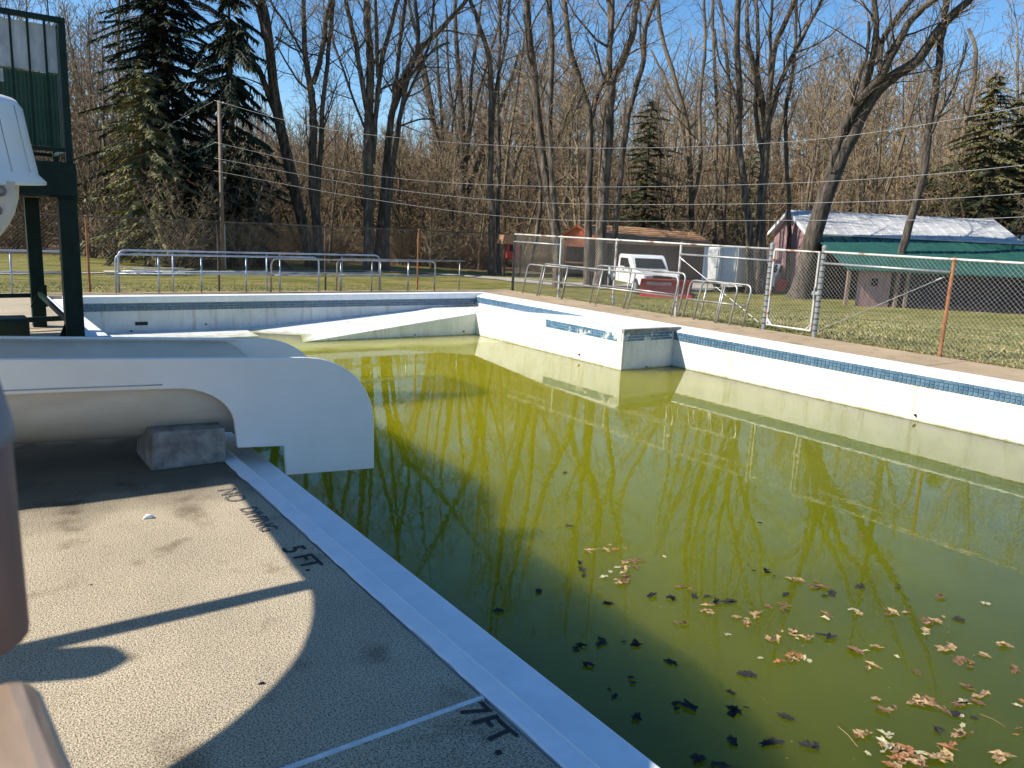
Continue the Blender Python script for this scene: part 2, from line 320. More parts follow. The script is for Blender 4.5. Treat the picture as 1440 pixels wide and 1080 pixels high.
def ground_mat():
    m, nt, b = newmat('patchy_lawn_and_leaf_floor'); N = nt.nodes; L = nt.links; b.inputs['Roughness'].default_value = .95; b.inputs['Specular IOR Level'].default_value = .15
    tc = N.new('ShaderNodeTexCoord')
    def noise(s, d=5, r=.6, st=None):
        n = N.new('ShaderNodeTexNoise'); n.inputs['Scale'].default_value = s; n.inputs['Detail'].default_value = d; n.inputs['Roughness'].default_value = r
        if st:
            mp = N.new('ShaderNodeMapping'); mp.inputs['Scale'].default_value = st; mp.inputs['Rotation'].default_value = (0, 0, rad(-20)); L.new(tc.outputs['Object'], mp.inputs[0]); L.new(mp.outputs[0], n.inputs[0])
        else: L.new(tc.outputs['Object'], n.inputs[0])
        return n
    def ramp(src, *st):
        r = N.new('ShaderNodeValToRGB'); e = r.color_ramp.elements
        e[0].position, e[0].color = st[0][0], (*st[0][1], 1); e[1].position, e[1].color = st[-1][0], (*st[-1][1], 1)
        for p, c in st[1:-1]: q = e.new(p); q.color = (*c, 1)
        L.new(src, r.inputs[0]); return r
    g1 = ramp(noise(.45, 8, .7, (1, 2.6, 1)).outputs[0], (.3, (.085, .10, .018)), (.46, (.165, .165, .04)), (.57, (.27, .235, .085)), (.7, (.30, .22, .12)))
    fine = ramp(noise(9, 6, .8).outputs[0], (.3, (.45, .5, .4)), (.7, (1.2, 1.15, 1.05)))
    mx = N.new('ShaderNodeMix'); mx.data_type = 'RGBA'; mx.blend_type = 'MULTIPLY'; mx.inputs[0].default_value = 1; L.new(g1.outputs[0], mx.inputs[6]); L.new(fine.outputs[0], mx.inputs[7])
    lf = ramp(noise(1.7, 8, .75).outputs[0], (.3, (.09, .06, .035)), (.5, (.20, .135, .08)), (.7, (.33, .235, .15)))
    # leaf floor where the wood begins (distance from the pool), ragged edge
    ln = N.new('ShaderNodeVectorMath'); ln.operation = 'LENGTH'; L.new(tc.outputs['Object'], ln.inputs[0])
    ad = N.new('ShaderNodeMath'); ad.operation = 'MULTIPLY_ADD'; ad.inputs[1].default_value = 14; L.new(noise(.12, 4).outputs[0], ad.inputs[0]); L.new(ln.outputs['Value'], ad.inputs[2])
    mr = N.new('ShaderNodeMapRange'); mr.inputs['From Min'].default_value = 58; mr.inputs['From Max'].default_value = 63; L.new(ad.outputs[0], mr.inputs[0])
    m2 = N.new('ShaderNodeMix'); m2.data_type = 'RGBA'; L.new(mr.outputs[0], m2.inputs[0]); L.new(mx.outputs[2], m2.inputs[6]); L.new(lf.outputs[0], m2.inputs[7])
    L.new(m2.outputs[2], b.inputs['Base Color'])
    bp = N.new('ShaderNodeBump'); bp.inputs['Strength'].default_value = .8; bp.inputs['Distance'].default_value = .06; L.new(noise(14, 4, .7).outputs[0], bp.inputs['Height']); L.new(bp.outputs[0], b.inputs['Normal'])
    return m
M['ground'] = ground_mat()

# ------------------------------------------------------------------ ground sheet (hole where the pool deck is)
XL, XR, YN, YF = -12.0, 13.32, -12.0, 18.86
def axis(a, b, hole0, hole1):
    s = [hole0, hole1]
    s += list(np.linspace(hole0, hole1, 12)[1:-1])
    x = hole1; st = .8
    while x < b: x += st; st *= 1.045; s.append(x)
    x = hole0; st = .8
    while x > a: x -= st; st *= 1.07; s.append(x)
    return np.array(sorted(set(s)))
gx = axis(-420, 420, XL, XR); gy = axis(-420, 420, YN, YF)
GX, GY = np.meshgrid(gx, gy, indexing='ij'); GZ = gz(GX, GY)
gv = np.stack([GX, GY, GZ], -1).reshape(-1, 3); ny = len(gy); gf = []
for i in range(len(gx)-1):
    for j in range(ny-1):
        cx, cy = (gx[i]+gx[i+1])/2, (gy[j]+gy[j+1])/2
        if XL < cx < XR and YN < cy < YF: continue
        gf.append((i*ny+j, (i+1)*ny+j, (i+1)*ny+j+1, i*ny+j+1))
q = MB(); q.add(gv, gf); ground = q.build('lawn_ground', M['ground'], smooth_=True); tag(ground, 'patchy winter lawn with worn brown strips running back to the wood', kind='structure')

# gravel track
track = [(-40, 386), (60, 385), (200, 384), (340, 382), (480, 381), (600, 384), (690, 391), (780, 399), (880, 406), (960, 404), (1060, 398)]
wid = [.5, .5, .5, .5, .5, .7, 1.6, 2.6, 3.4, 3.6, 3.6]
pts = []
for (x, y), ww in zip(track, wid):
    p, t = on_ground(x, y); pts.append((p[0], p[1], ww))
pts = np.array(pts); dense = []
for i in range(len(pts)-1):
    for k in range(12): dense.append(pts[i]+(pts[i+1]-pts[i])*k/12)
dense = np.array(dense); V = []; F = []
for i, p in enumerate(dense):
    t = dense[min(i+1, len(dense)-1)]-dense[max(i-1, 0)]; n = np.array([-t[1], t[0]]); n /= np.linalg.norm(n)
    for k, s in enumerate(np.linspace(-.5, .5, 5)):
        wv = p[2]*(1+.15*math.sin(i*.9+k)); x, y = p[0]+n[0]*s*wv, p[1]+n[1]*s*wv
        V.append((x, y, gz(x, y)+.035))
    if i: F += [((i-1)*5+k, i*5+k, i*5+k+1, (i-1)*5+k+1) for k in range(4)]
q = MB(); q.add(V, F); o = q.build('gravel_track', M['gravel'], smooth_=True); tag(o, 'narrow pale gravel track crossing the lawn beyond the fence', kind='structure')

# ------------------------------------------------------------------ pool deck
deck = empty('pool_deck', label='tan concrete pool deck cast in slabs with thin joints', kind='structure')
CX0 = 1.555                                   # near coping meets the near deck
box('deck_base', (XL, YN, -.25), (CX0-.004, YF, -.02), M['block'], deck)
box('deck_base', (CX0, 18.11, -.25), (XR, YF-.01, -.02), M['block'], deck)
box('deck_base', (11.97, YN, -.25), (XR-.01, 18.105, -.02), M['block'], deck)
ys = [YN, -7.6, -3.2, 2.225, 6.9, 11.4, 15.2, YF]
xs = [XL, -8.2, -4.4, -.6, CX0-.006]
for j in range(len(ys)-1):
    for i in range(len(xs)-1):
        if j in (3,) and i == 3: pass
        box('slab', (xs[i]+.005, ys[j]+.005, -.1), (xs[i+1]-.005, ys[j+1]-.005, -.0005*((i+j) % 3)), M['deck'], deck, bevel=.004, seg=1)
xf = np.linspace(CX0, 13.30, 5)
for i in range(4): box('slab', (xf[i]+.005, 18.118, -.1), (xf[i+1]-.005, YF-.012, -.0005*(i % 2)), M['deckfar'], deck, bevel=.004, seg=1)
yr = [-12, -8.5, -5, -1.4, 2.2, 5.9, 9.4, 12.9, 16.3, YF-.012]
for i in range(len(yr)-1): box('slab', (11.972, yr[i]+.006, -.1), (XR-.012, min(yr[i+1]-.006, 18.10), .001*(i % 2)), M['deckfar'], deck, bevel=.004, seg=1)
# white painted line at the joint
q = MB(); q.box((-.6, 2.212, -.02), (1.548, 2.232, .0035)); q.build('painted_line', M['stripe'], deck)

def text_obj(name, s, size, loc, rz, m, parent, sx=1.0, spacing=1.0):
    cu = bpy.data.curves.new(name, 'FONT'); cu.body = s; cu.size = size; cu.extrude = .0006; cu.space_character = spacing; cu.offset = size*.010
    t = bpy.data.objects.new(name, cu); col.objects.link(t)
    dg = bpy.context.evaluated_depsgraph_get(); me = bpy.data.meshes.new_from_object(t.evaluated_get(dg))
    bpy.data.objects.remove(t); me.materials.clear(); me.materials.append(m)
    o = bpy.data.objects.new(name, me); col.objects.link(o); o.location = loc; o.rotation_euler = (0, 0, rz); o.scale = (sx, 1, 1)
    if parent is not None: o.parent = parent
    return o
text_obj('depth_marking', '7', .155, (1.422, 2.205, .003), rad(-90), M['black'], deck)
text_obj('depth_marking', 'F', .15, (1.428, 2.125, .003), rad(-96), M['black'], deck)
text_obj('depth_marking', 'T', .15, (1.42, 2.045, .003), rad(-86), M['black'], deck)
q = MB(); q.tube([(1.415, 1.925, 0), (1.415, 1.925, .004)], .012, 10); q.build('depth_marking', M['black'], deck)
text_obj('warning_lettering', 'NO', .17, (1.335, 5.03, .003), rad(-90), M['fadedblack'], deck, sx=1.0)
text_obj('warning_lettering', 'DIVING', .15, (1.355, 4.63, .003), rad(-90), M['fadedblack'], deck, sx=.86)
text_obj('depth_marking', '5', .17, (1.37, 3.93, .003), rad(-90), M['black'], deck)
text_obj('depth_marking', 'FT.', .15, (1.385, 3.80, .003), rad(-90), M['black'], deck, sx=1.1)

# ------------------------------------------------------------------ pool shell
WZ = -.775; PX0, PX1, PY0, PY1 = 1.90, 11.60, -4.5, 17.81
pool = empty('pool_shell', label='white painted pool basin with blue tile band and sloping entry ramp', kind='structure')
def jitter_edge(n, amp): return np.cumsum(RS.randn(n))*amp*.3+RS.randn(n)*amp
# near coping: raised curb with a ragged painted edge on the deck + lower ledge
n = 260; yy = np.linspace(PY0, 18.1, n); e = CX0 + RS.randn(n)*.0035 + .004*np.sin(yy*3.1)
V = []; F = []
for i in range(n):
    V += [(e[i], yy[i], .0005), (e[i]+.012, yy[i], .006), (1.645, yy[i], .009), (1.662, yy[i], .001), (1.664, yy[i], -.06)]
    if i: F += [((i-1)*5+k, i*5+k, i*5+k+1, (i-1)*5+k+1)[::-1] for k in range(4)]
q = MB(); q.add(V, F); q.box((CX0+.006, PY0, -.25), (1.655, 18.1, -.0008)); q.build('coping_curb', M['coping'], pool)
q = MB(); q.box((1.6, PY0, -.30), (1.905, 18.1, -.062)); q.build('coping_ledge', M['coping'], pool, bevel=.012)
box('basin_wall', (1.60, PY0, -2.6), (PX0-.006, 18.1, -.302), M['paint'], pool)
# far and right coping
box('coping', (1.91, PY1+.0, -.14), (11.96, 18.11, .006), M['coping'], pool, bevel=.02)
q = MB(); q.prism([(PX1, -.14), (11.96, -.14), (11.96, .004), (11.90, .005), (PX1+.03, -.062), (PX1, -.085)], PY0, PY1-.004, 'y'); q.build('coping', M['paint'], pool, bevel=.006)
box('basin_wall', (1.91, PY1+.012, -2.6), (12.2, 18.10, -.142), M['paint'], pool)
box('basin_wall', (PX1+.012, PY0, -2.6), (12.26, PY1, -.142), M['paint'], pool)
box('basin_wall', (1.6, PY0-.3, -2.6), (12.26, PY0-.002, .004), M['paint'], pool)
box('basin_floor', (1.6, PY0, -2.9), (12.26, 18.1, -2.601), M['paint'], pool)
# entry platform and ramp (L-shaped), right wall then far wall
BX, BY = 10.24, 10.64
def slab4(name, x0, x1, y0, y1, z00, z10, z11, z01, b0=-2.6):   # heights at (x0,y0) (x1,y0) (x1,y1) (x0,y1)
    q = MB(); q.add([(x0,y0,b0),(x1,y0,b0),(x1,y1,b0),(x0,y1,b0),(x0,y0,z00),(x1,y0,z10),(x1,y1,z11),(x0,y1,z01)], [(0,3,2,1),(4,5,6,7),(0,1,5,4),(1,2,6,5),(2,3,7,6),(3,0,4,7)])
    return q.build(name, M['paint'], pool)
XW = PX1+.011; RY = 15.68
slab4('entry_platform', BX, XW, BY, 12.998, -.012, -.012, -.08, -.085)
slab4('ramp', BX, XW, 13.0, RY, -.086, -.081, -.26, -.27)
slab4('ramp_landing', BX, XW, RY+.002, PY1+.011, -.271, -.261, -.35, -.36)
slab4('ramp', 3.0, BX-.002, RY+.002, PY1+.011, -1.125, -.271, -.36, -.92)
slab4('shelf', 1.9, 5.4, 16.7, PY1+.011, -.76, -.76, -.73, -.73)
def tiles(name, origin, udir, nrm, length, ztop, m, rows=3, drop=None, rand=0):
    q = MB(); u = np.array(udir, float); nn = np.array(nrm, float); o = np.array(origin, float); s = .0525; g = .009
    su = .068
    for k in range(int(length/su)):
        for r in range(rows):
            if rand and RS.rand() < rand: continue
            z1 = ztop - r*s - g/2; z0 = z1-(s-g)
            if drop is not None:
                dz = drop(k*su)
                if z1 < dz+.008: continue
                z0 = max(z0, dz)
            a = o+u*(k*su+g/2); b = o+u*((k+1)*su-g/2); d = nn*(.012+.0012*RS.rand())
            V = [(*(a)[:2], z0), (*(b)[:2], z0), (*(b)[:2], z1), (*(a)[:2], z1)]
            W = [(x+d[0], y+d[1], z) for x, y, z in V]
            q.add(V+W, [(4,5,6,7),(0,1,5,4),(1,2,6,5),(2,3,7,6),(3,0,4,7)])
    return q.build(name, m, pool, kind='stuff')
tiles('tile_band', (PX1+.004, BY, 0), (0, -1, 0), (-1, 0, 0), BY-PY0, -.088, M['tile'])
tiles('tile_band', (2.0, PY1+.004, 0), (1, 0, 0), (0, -1, 0), 9.6, -.142, M['tile'])
tiles('tile_band', (PX1+.004, PY1, 0), (0, -1, 0), (-1, 0, 0), 6.5, -.088, M['tile'], drop=lambda s: -.35+.09*min(1, s/2.13)+max(0, (s-2.13))*.067)
tiles('tile_band', (BX+.003, 12.99, 0), (0, -1, 0), (-1, 0, 0), 2.33, -.088, M['tileworn'], rows=3, rand=.04)
tiles('tile_band', (BX+.01, BY+.003, 0), (1, 0, 0), (0, -1, 0), 1.34, -.075, M['tileworn'], rows=3, rand=.03)
# worn cement lip on the platform's near edge
q = MB(); q.box((BX-.015, BY-.03, -.07), (PX1+.16, BY+.05, .002)); q.build('platform_lip', M['block'], pool, bevel=.008)
# wall fittings
def fitting(p, nrm, r=.018):
    q = MB(); p = np.array(p); nn = np.array(nrm); q.tube([p, p+nn*.02, p+nn*.035], [r, r, r*.6], 10); q.build('wall_fitting', M['black'], pool)
fitting((PX1+.01, 5.75, -.69), (-1, 0, 0)); fitting((BX, 11.85, -.66), (-1, 0, 0)); fitting((10.9, BY, -.745), (0, -1, 0), .014)
fitting((9.9, RY, -.69), (0, -1, 0)); fitting((8.6, RY, -.72), (0, -1, 0), .014); fitting((4.6, PY1+.01, -.62), (0, -1, 0)); fitting((2.2+.9, PY1+.01, -.72), (0, -1, 0), .022)
q = MB(); q.box((3.18, PY1-.004, -.60), (3.42, PY1+.013, -.53)); q.build('skimmer_slot', M['black'], pool)
# dark leaves and dirt gathered in the far corner
q = MB()
for i in range(70):
    x = 11.5-abs(RS.randn())*.35; y = 17.76-abs(RS.randn())*.06; z = -.34+RS.rand()*.02; a = RS.rand()*6.28; s = .02+.03*RS.rand()
    q.add([(x+s*math.cos(a+k*2.1), y+s*math.sin(a+k*2.1), z+.012*RS.rand()) for k in range(3)], [(0, 1, 2)])
o = q.build('corner_leaf_litter', M['litter']); tag(o, 'dark leaf debris caught in the far corner of the ramp', 'leaf litter', kind='stuff')

# water: a closed body of turbid water
q = MB(); q.box((PX0-.008, PY0+.0, -2.55), (PX1+.014, PY1+.014, WZ)); o = q.build('pool_water', M['water']); tag(o, 'still green algae water partly filling the pool', kind='structure')

# ------------------------------------------------------------------ fences
def lerp(a, b, t): return np.array(a)+(np.array(b)-np.array(a))*t
def link_mesh(p0, p1, z0, z1, pitch=.055, r=.0016, off=(0, 0)):
    """chain-link fabric: two families of slanting wires, woven to and fro"""
    q = MB(); p0 = np.array(p0, float); p1 = np.array(p1, float); L = np.linalg.norm(p1-p0); u = (p1-p0)/L; nrm = np.array([-u[1], u[0]])
    h = z1-z0; k = 0; step = pitch*1.414
    for sgn in (1, -1):
        s = -h
        while s < L+h:
            # wire from (s, z0) rising; clip to the panel
            a = s; b = s+h*sgn
            t0, t1 = 0., 1.
            if b != a:
                ta = (0-a)/(b-a); tb = (L-a)/(b-a); lo, hi = min(ta, tb), max(ta, tb); t0 = max(t0, lo); t1 = min(t1, hi)
            if t1-t0 > .01:
                A = p0+u*(a+(b-a)*t0)+nrm*.002*sgn; B = p0+u*(a+(b-a)*t1)-nrm*.002*sgn
                q.tube([(A[0], A[1], z0+h*t0), (B[0], B[1], z0+h*t1)], r, 3, caps=False)
            s += step
    return q
def post_mb(p, h, r=.03, lean=0, z0=-.1, cap=True):
    q = MB(); q.tube([(p[0], p[1], z0), (p[0]+lean, p[1], h)], r, 10)
    if cap: q.tube([(p[0]+lean, p[1], h), (p[0]+lean, p[1], h+.012), (p[0]+lean, p[1], h+.03)], [r*1.15, r*1.15, r*.3], 10)
    return q
FX, FH, FY = 13.45, 1.60, 18.92
rf = empty('chain_link_fence', (0, 0, 0), label='chain link fence with short brace rails along the right side of the pool', cat='fence')
def run(parent, a, b, posts, mats, mesh_r=.0020, mm='wire', braces=()):
    for y, mk, rr in posts:
        post_mb(y, FH, rr).build('post', M[mk], parent, smooth_=False)
    q = MB(); q.tube([(a[0], a[1], FH-.01), (b[0], b[1], FH-.01)], .021, 8); q.build('top_rail', M[mats], parent, smooth_=True)
    m = link_mesh(a, b, .03, FH-.03, r=mesh_r); m.build('chain_mesh', M[mm], parent, kind='stuff')
# corner -> gate
run(rf, (FX-.02, 18.7), (FX-.02, 9.98), [((FX, 18.72), 'black', .04), ((FX, 16.6), 'rustgal', .028), ((FX, 14.45), 'rustgal', .028), ((FX, 12.35), 'rustgal', .028)], 'rustgal')
# gate -> beyond the camera
run(rf, (FX-.02, 8.78), (FX-.02, 3.3), [((FX, 6.41), 'rust', .03), ((FX, 3.3), 'rustgal', .028), ((FX, .2), 'rustgal', .028), ((FX, -2.9), 'rustgal', .028)], 'rustgal')
m = link_mesh((FX-.02, 3.3), (FX-.02, -6), .03, FH-.03, r=.002); m.build('chain_mesh', M['wire'], rf, kind='stuff')
q = MB(); q.tube([(FX-.02, 3.3, FH-.01), (FX-.02, -6, FH-.01)], .021, 8); q.build('top_rail', M['rustgal'], rf, smooth_=True)
for a, b in (((FX-.03, 18.7, 1.38), (FX-.03, 16.62, 1.38)), ((FX-.03, 12.35, 1.36), (FX-.03, 9.98, 1.36)), ((FX-.03, 8.8, 1.38), (FX-.03, 6.43, 1.38))):
    q = MB(); q.bar(a, b, .022, 8); q.build('brace_rail', M['steel'], rf, smooth_=True)
for a, b in (((FX-.05, 12.3, 1.28), (FX-.05, 10.05, .12)), ((FX-.05, 6.5, 1.30), (FX-.05, 8.7, .12))):
    q = MB(); q.bar(a, b, .007, 5); A = np.array(a); B = np.array(b); q.bar(A+(B-A)*.02, A+(B-A)*.06, .017, 8); q.build('tension_rod', M['steel'], rf)
ff = empty('chain_link_fence', (0, 0, 0), label='dark weathered chain link fence behind the far end of the pool', cat='fence')
for x in (-8.5, -5.7, -3.0, -.3, 2.52, 5.2, 7.8, 10.42): post_mb((x, FY), FH-.02, .026).build('post', M['rust'] if x in (2.52, 10.42) else M['barkd'], ff)
q = MB(); q.tube([(-10, FY, FH-.02), (FX-.05, FY, FH-.02)], .017, 8); q.build('top_rail', M['barkd'], ff, smooth_=True)
link_mesh((-10, FY+.02), (FX-.06, FY+.02), .03, FH-.03, r=.0011).build('chain_mesh', M['wirerust'], ff, kind='stuff')
# gate (between y 9.93 and 8.80)
gt = empty('walk_gate', (FX, 9.35, 0), label='narrow chain link walk gate standing between two thick steel posts', cat='gate')
g0, g1 = .53, -.47
for y in (.6, -.56): 
    q = MB(); q.tube([(0, y, -.1), (0, y, 1.66)], .045, 12); q.tube([(0, y, 1.66), (0, y, 1.69), (0, y, 1.72)], [.052, .05, .012], 12)
    p = q.build('gate_post', M['steel'], gt, smooth_=False)
    q = MB()
    for k in range(14): z = .1+k*.112; q.tube([(-.0, y, z), (0, y, z+.02)], .052, 12)
    q.build('tension_band', M['barkd'], p, kind=None)
q = MB(); q.tube([(0, g1, .09), (0, g1, 1.58), (0, g0-.02, 1.58), (0, g0, 1.56), (0, g0, .09), (0, g1, .09)], .024, 8); q.build('gate_frame', M['rustgal'], gt)
for a, b, c in (((0, g0, .2), (0, g0-.1, .09), 0), ((0, g1, .2), (0, g1+.1, .09), 0)):
    q = MB(); q.tube([a, b], .028, 6); q.build('corner_bracket', M['rustgal'], gt)
link_mesh((.01, g1+.02), (.01, g0-.02), .1, 1.57, r=.0021).build('chain_mesh', M['wire'], gt, kind='stuff')
q = MB(); q.box((-.05, g1-.1, .78), (.03, g1+.04, .84)); q.box((-.06, g1-.03, .70), (-.03, g1+.0, .92)); q.build('latch', M['steel'], gt, bevel=.005)
for z in (.3, 1.35):
    q = MB(); q.box((-.03, g0-.02, z), (.03, g0+.08, z+.05)); q.build('hinge', M['rust'], gt, bevel=.005)

# ------------------------------------------------------------------ tubular rail frames leaning on the fences
def rail_frame(p0, p1, h, posts, lean, label, group, mk='railsteel', mid=.5, r=.021, left_bent=True, right_bent=True):
    p0 = np.array(p0, float); p1 = np.array(p1, float); L = np.linalg.norm(p1-p0); u = (p1-p0)/L; ld = np.array(lean, float)
    root = empty('tubular_rail', (p0[0], p0[1], 0), 0, label, 'railing', group)
    def P(s, z): 
        a = u*s + ld*(z/h); return (a[0], a[1], z)
    cr = .13; pts = []
    if left_bent: pts += [P(0, 0)] + [P(cr-cr*math.cos(t), h-cr+cr*math.sin(t)) for t in np.linspace(0, math.pi/2, 6)]
    else: pts += [P(0, h)]
    if right_bent: pts += [P(L-cr+cr*math.sin(t), h-cr+cr*math.cos(t)) for t in np.linspace(0, math.pi/2, 6)] + [P(L, 0)]
    else: pts += [P(L, h)]
    q = MB(); q.tube(pts, r, 8); q.build('bent_top_rail', M[mk], root, smooth_=True)
    q = MB(); q.tube([P(0, h*mid), P(L, h*mid)], r*.85, 8); q.build('mid_rail', M[mk], root, smooth_=True)
    for s in posts:
        q = MB(); q.tube([P(s, 0), P(s, h-.01)], r*.9, 8); q.build('upright', M[mk], root, smooth_=True)
    return root
G1 = 'tubular rail frames standing in front of the far fence'
M['railblue'] = mat('blue_grey_rail_tube', (.28, .34, .44), (.46, .51, .58), scale=4, rough=.4, metal=.4)
rail_frame((2.98, 18.62), (7.5, 18.62), .82, (.85, 1.75, 2.75, 3.55), (.02, .02), 'long blue-grey tubular rail frame at the left end of the far fence', G1, 'railblue')
rail_frame((3.06, 18.76), (9.2, 18.76), .90, (1.1, 3.2, 5.1), (.02, .02), 'taller tubular rail frame close against the far fence', G1, 'railblue')
rail_frame((6.3, 18.58), (10.75, 18.58), .78, (1.75, 2.6, 3.65), (.03, .02), 'long steel tubular rail frame at the middle of the far fence', G1)
rail_frame((8.0, 18.70), (11.75, 18.70), .80, (1.2, 2.0, 3.6), (.03, .02), 'steel tubular rail frame reaching the right end of the far fence', G1, right_bent=False)
rail_frame((.2, 18.70), (2.1, 18.70), .85, (.9,), (.02, .02), 'short tubular rail frame behind the green tower legs', G1, 'railblue')
G2 = 'tubular rail frames leaning on the right fence'
rail_frame((13.06, 17.7), (13.12, 14.9), .80, (.75, 1.7), (.16, 0), 'tubular rail frame leaning near the corner post of the right fence', G2, right_bent=False)
rail_frame((12.96, 16.9), (13.1, 12.15), .86, (1.0, 2.3, 3.4), (.17, 0), 'long tubular rail frame leaning on the right fence before the truck', G2)
rail_frame((13.10, 14.9), (13.14, 12.0), .95, (1.2,), (.17, 0), 'taller tubular rail frame overlapping the long one on the right fence', G2)
rail_frame((13.2, 11.9), (13.12, 10.55), .82, (.5, .95), (.17, 0), 'short tubular rail frame with two uprights left of the walk gate', G2)
rail_frame((13.10, 11.5), (13.16, 10.25), .84, (.6,), (.19, 0), 'short tubular rail frame nearest the walk gate', G2)

# ------------------------------------------------------------------ green slide tower
tw = empty('slide_tower', (0, 12.2, 0), label='dark green steel slide tower with picket railing over the pool deck', cat='slide tower')
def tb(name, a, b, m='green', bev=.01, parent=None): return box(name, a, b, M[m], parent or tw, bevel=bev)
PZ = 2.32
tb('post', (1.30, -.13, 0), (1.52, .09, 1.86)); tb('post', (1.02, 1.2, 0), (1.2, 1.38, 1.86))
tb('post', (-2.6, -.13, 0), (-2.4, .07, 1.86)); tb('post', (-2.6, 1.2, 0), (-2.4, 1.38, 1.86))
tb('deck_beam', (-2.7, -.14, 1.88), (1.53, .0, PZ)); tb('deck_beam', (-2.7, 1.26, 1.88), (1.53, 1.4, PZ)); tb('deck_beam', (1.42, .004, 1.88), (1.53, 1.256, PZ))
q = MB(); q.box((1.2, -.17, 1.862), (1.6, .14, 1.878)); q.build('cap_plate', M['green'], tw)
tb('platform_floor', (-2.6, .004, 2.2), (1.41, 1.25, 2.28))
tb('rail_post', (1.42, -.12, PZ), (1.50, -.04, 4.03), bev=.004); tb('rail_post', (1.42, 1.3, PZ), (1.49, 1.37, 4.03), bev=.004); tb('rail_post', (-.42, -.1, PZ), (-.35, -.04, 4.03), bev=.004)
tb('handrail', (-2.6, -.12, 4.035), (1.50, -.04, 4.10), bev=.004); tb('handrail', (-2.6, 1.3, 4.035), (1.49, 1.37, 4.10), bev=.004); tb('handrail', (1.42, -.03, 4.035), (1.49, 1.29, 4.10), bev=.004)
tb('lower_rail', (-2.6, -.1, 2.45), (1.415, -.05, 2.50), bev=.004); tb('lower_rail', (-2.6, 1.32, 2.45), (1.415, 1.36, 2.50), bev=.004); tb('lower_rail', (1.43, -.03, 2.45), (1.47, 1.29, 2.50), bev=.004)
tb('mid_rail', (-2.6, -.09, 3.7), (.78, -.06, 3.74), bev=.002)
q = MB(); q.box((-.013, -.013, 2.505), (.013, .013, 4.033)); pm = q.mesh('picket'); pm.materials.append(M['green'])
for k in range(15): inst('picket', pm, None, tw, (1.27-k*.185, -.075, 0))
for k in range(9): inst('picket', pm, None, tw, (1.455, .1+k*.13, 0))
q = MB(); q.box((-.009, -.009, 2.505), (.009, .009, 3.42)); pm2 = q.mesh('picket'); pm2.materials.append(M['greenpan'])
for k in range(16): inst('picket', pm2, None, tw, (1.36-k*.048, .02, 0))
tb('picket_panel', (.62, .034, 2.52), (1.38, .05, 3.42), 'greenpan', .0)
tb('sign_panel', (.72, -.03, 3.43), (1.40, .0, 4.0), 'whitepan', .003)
tb('sign_panel', (.66, .01, 3.25), (.80, .03, 3.41), 'whitepan', .002)
# bracing between the legs
q = MB(); q.beam((-2.4, 1.3, .42), (1.1, 1.3, .46), .05, .06); q.build('brace', M['green'], tw)
q = MB(); q.beam((1.12, 1.2, .50), (1.38, .0, .18), .05, .06); q.build('brace', M['green'], tw)
q = MB(); q.beam((-2.4, .1, .16), (1.4, .9, .16), .05, .07); q.build('brace', M['green'], tw)
q = MB(); q.prism([(1.0, .3), (1.22, .3), (1.22, .62), (1.14, .62)], 1.17, 1.19, 'y'); q.build('gusset', M['green'], tw)
q = MB(); q.prism([(1.22, .02), (1.4, .02), (1.4, .45)], -.02, -.005, 'y'); q.build('gusset', M['green'], tw)
pb = empty('pump_box', (.35, 10.9, 0), 0, 'dark green rounded box standing beside the slide tower legs', 'equipment box')
box('body', (-.5, -.2, .12), (.43, .25, .45), M['green'], pb, bevel=.03); box('foot', (-.45, -.15, 0), (-.35, .2, .119), M['green'], pb); box('foot', (.28, -.15, 0), (.38, .2, .119), M['green'], pb)

# ------------------------------------------------------------------ water slides
def sweep(path, prof_fn, closed=False):
    P = np.array(path, float); k = len(P); T = np.gradient(P, axis=0); T[:, 2] = 0; T /= np.linalg.norm(T, axis=1)[:, None]
    V = []; m = None
    for i in range(k):
        left = np.array([-T[i][1], T[i][0], 0]); pr = prof_fn(i/(k-1)); m = len(pr)
        for a, b in pr: V.append(P[i]+left*a+np.array([0, 0, b]))
    F = []
    for i in range(k-1):
        for j in range(m-1): F.append((i*m+j, (i+1)*m+j, (i+1)*m+j+1, i*m+j+1))
    return V, F
def trough(w_, dep, top=0.0, n=14):
    return [(-w_*math.cos(t), top-dep*math.sin(t)) for t in np.linspace(0, math.pi, n)]
def solid(o, th, off=1):
    md = o.modifiers.new('solid', 'SOLIDIFY'); md.thickness = th; md.offset = off
# exit flume: spiral to the upper left, straight run-out over the coping
sl = empty('water_slide', (0, 0, 0), label='white fibreglass slide run-out with square skirted end curling over the pool edge', cat='water slide')
HC = (-2.25, 4.28); HRI = 1.32
def flume_w(t): return .50+.03*math.sin(min(1, t/(1.5*math.pi))*math.pi)
path = [(-.36, 6.9, 2.46), (-.38, 6.4, 2.45), (-.40, 5.95, 2.43), (-.42, 5.2, 2.40), (-.43, 4.7, 2.37)]; wl_ = [.50]*5
for t in np.linspace(0, 1.5*math.pi, 48):          # clockwise: right, near, left, then out at the top
    a = -t; r_ = HRI+flume_w(t); path.append((HC[0]+r_*math.cos(a), HC[1]+r_*math.sin(a), 2.35-1.37*t/(1.5*math.pi))); wl_.append(flume_w(t))
path[-1] = (HC[0], 6.12, .98)
path += [(HC[0]+.25*i, 6.12, .98-.015*i) for i in range(1, 10)]; wl_ += [.50]*9
wl_ = np.array(wl_)
def fl_prof(s):
    w_ = wl_[int(round(s*(len(wl_)-1)))]
    return [(-w_-.05, -.26), (-w_-.03, 0), (-w_+.03, .02)] + trough(w_-.02, .60, 0.0)[1:-1] + [(w_-.03, .02), (w_+.03, 0), (w_+.05, -.26)]
V, F = sweep(path, fl_prof)
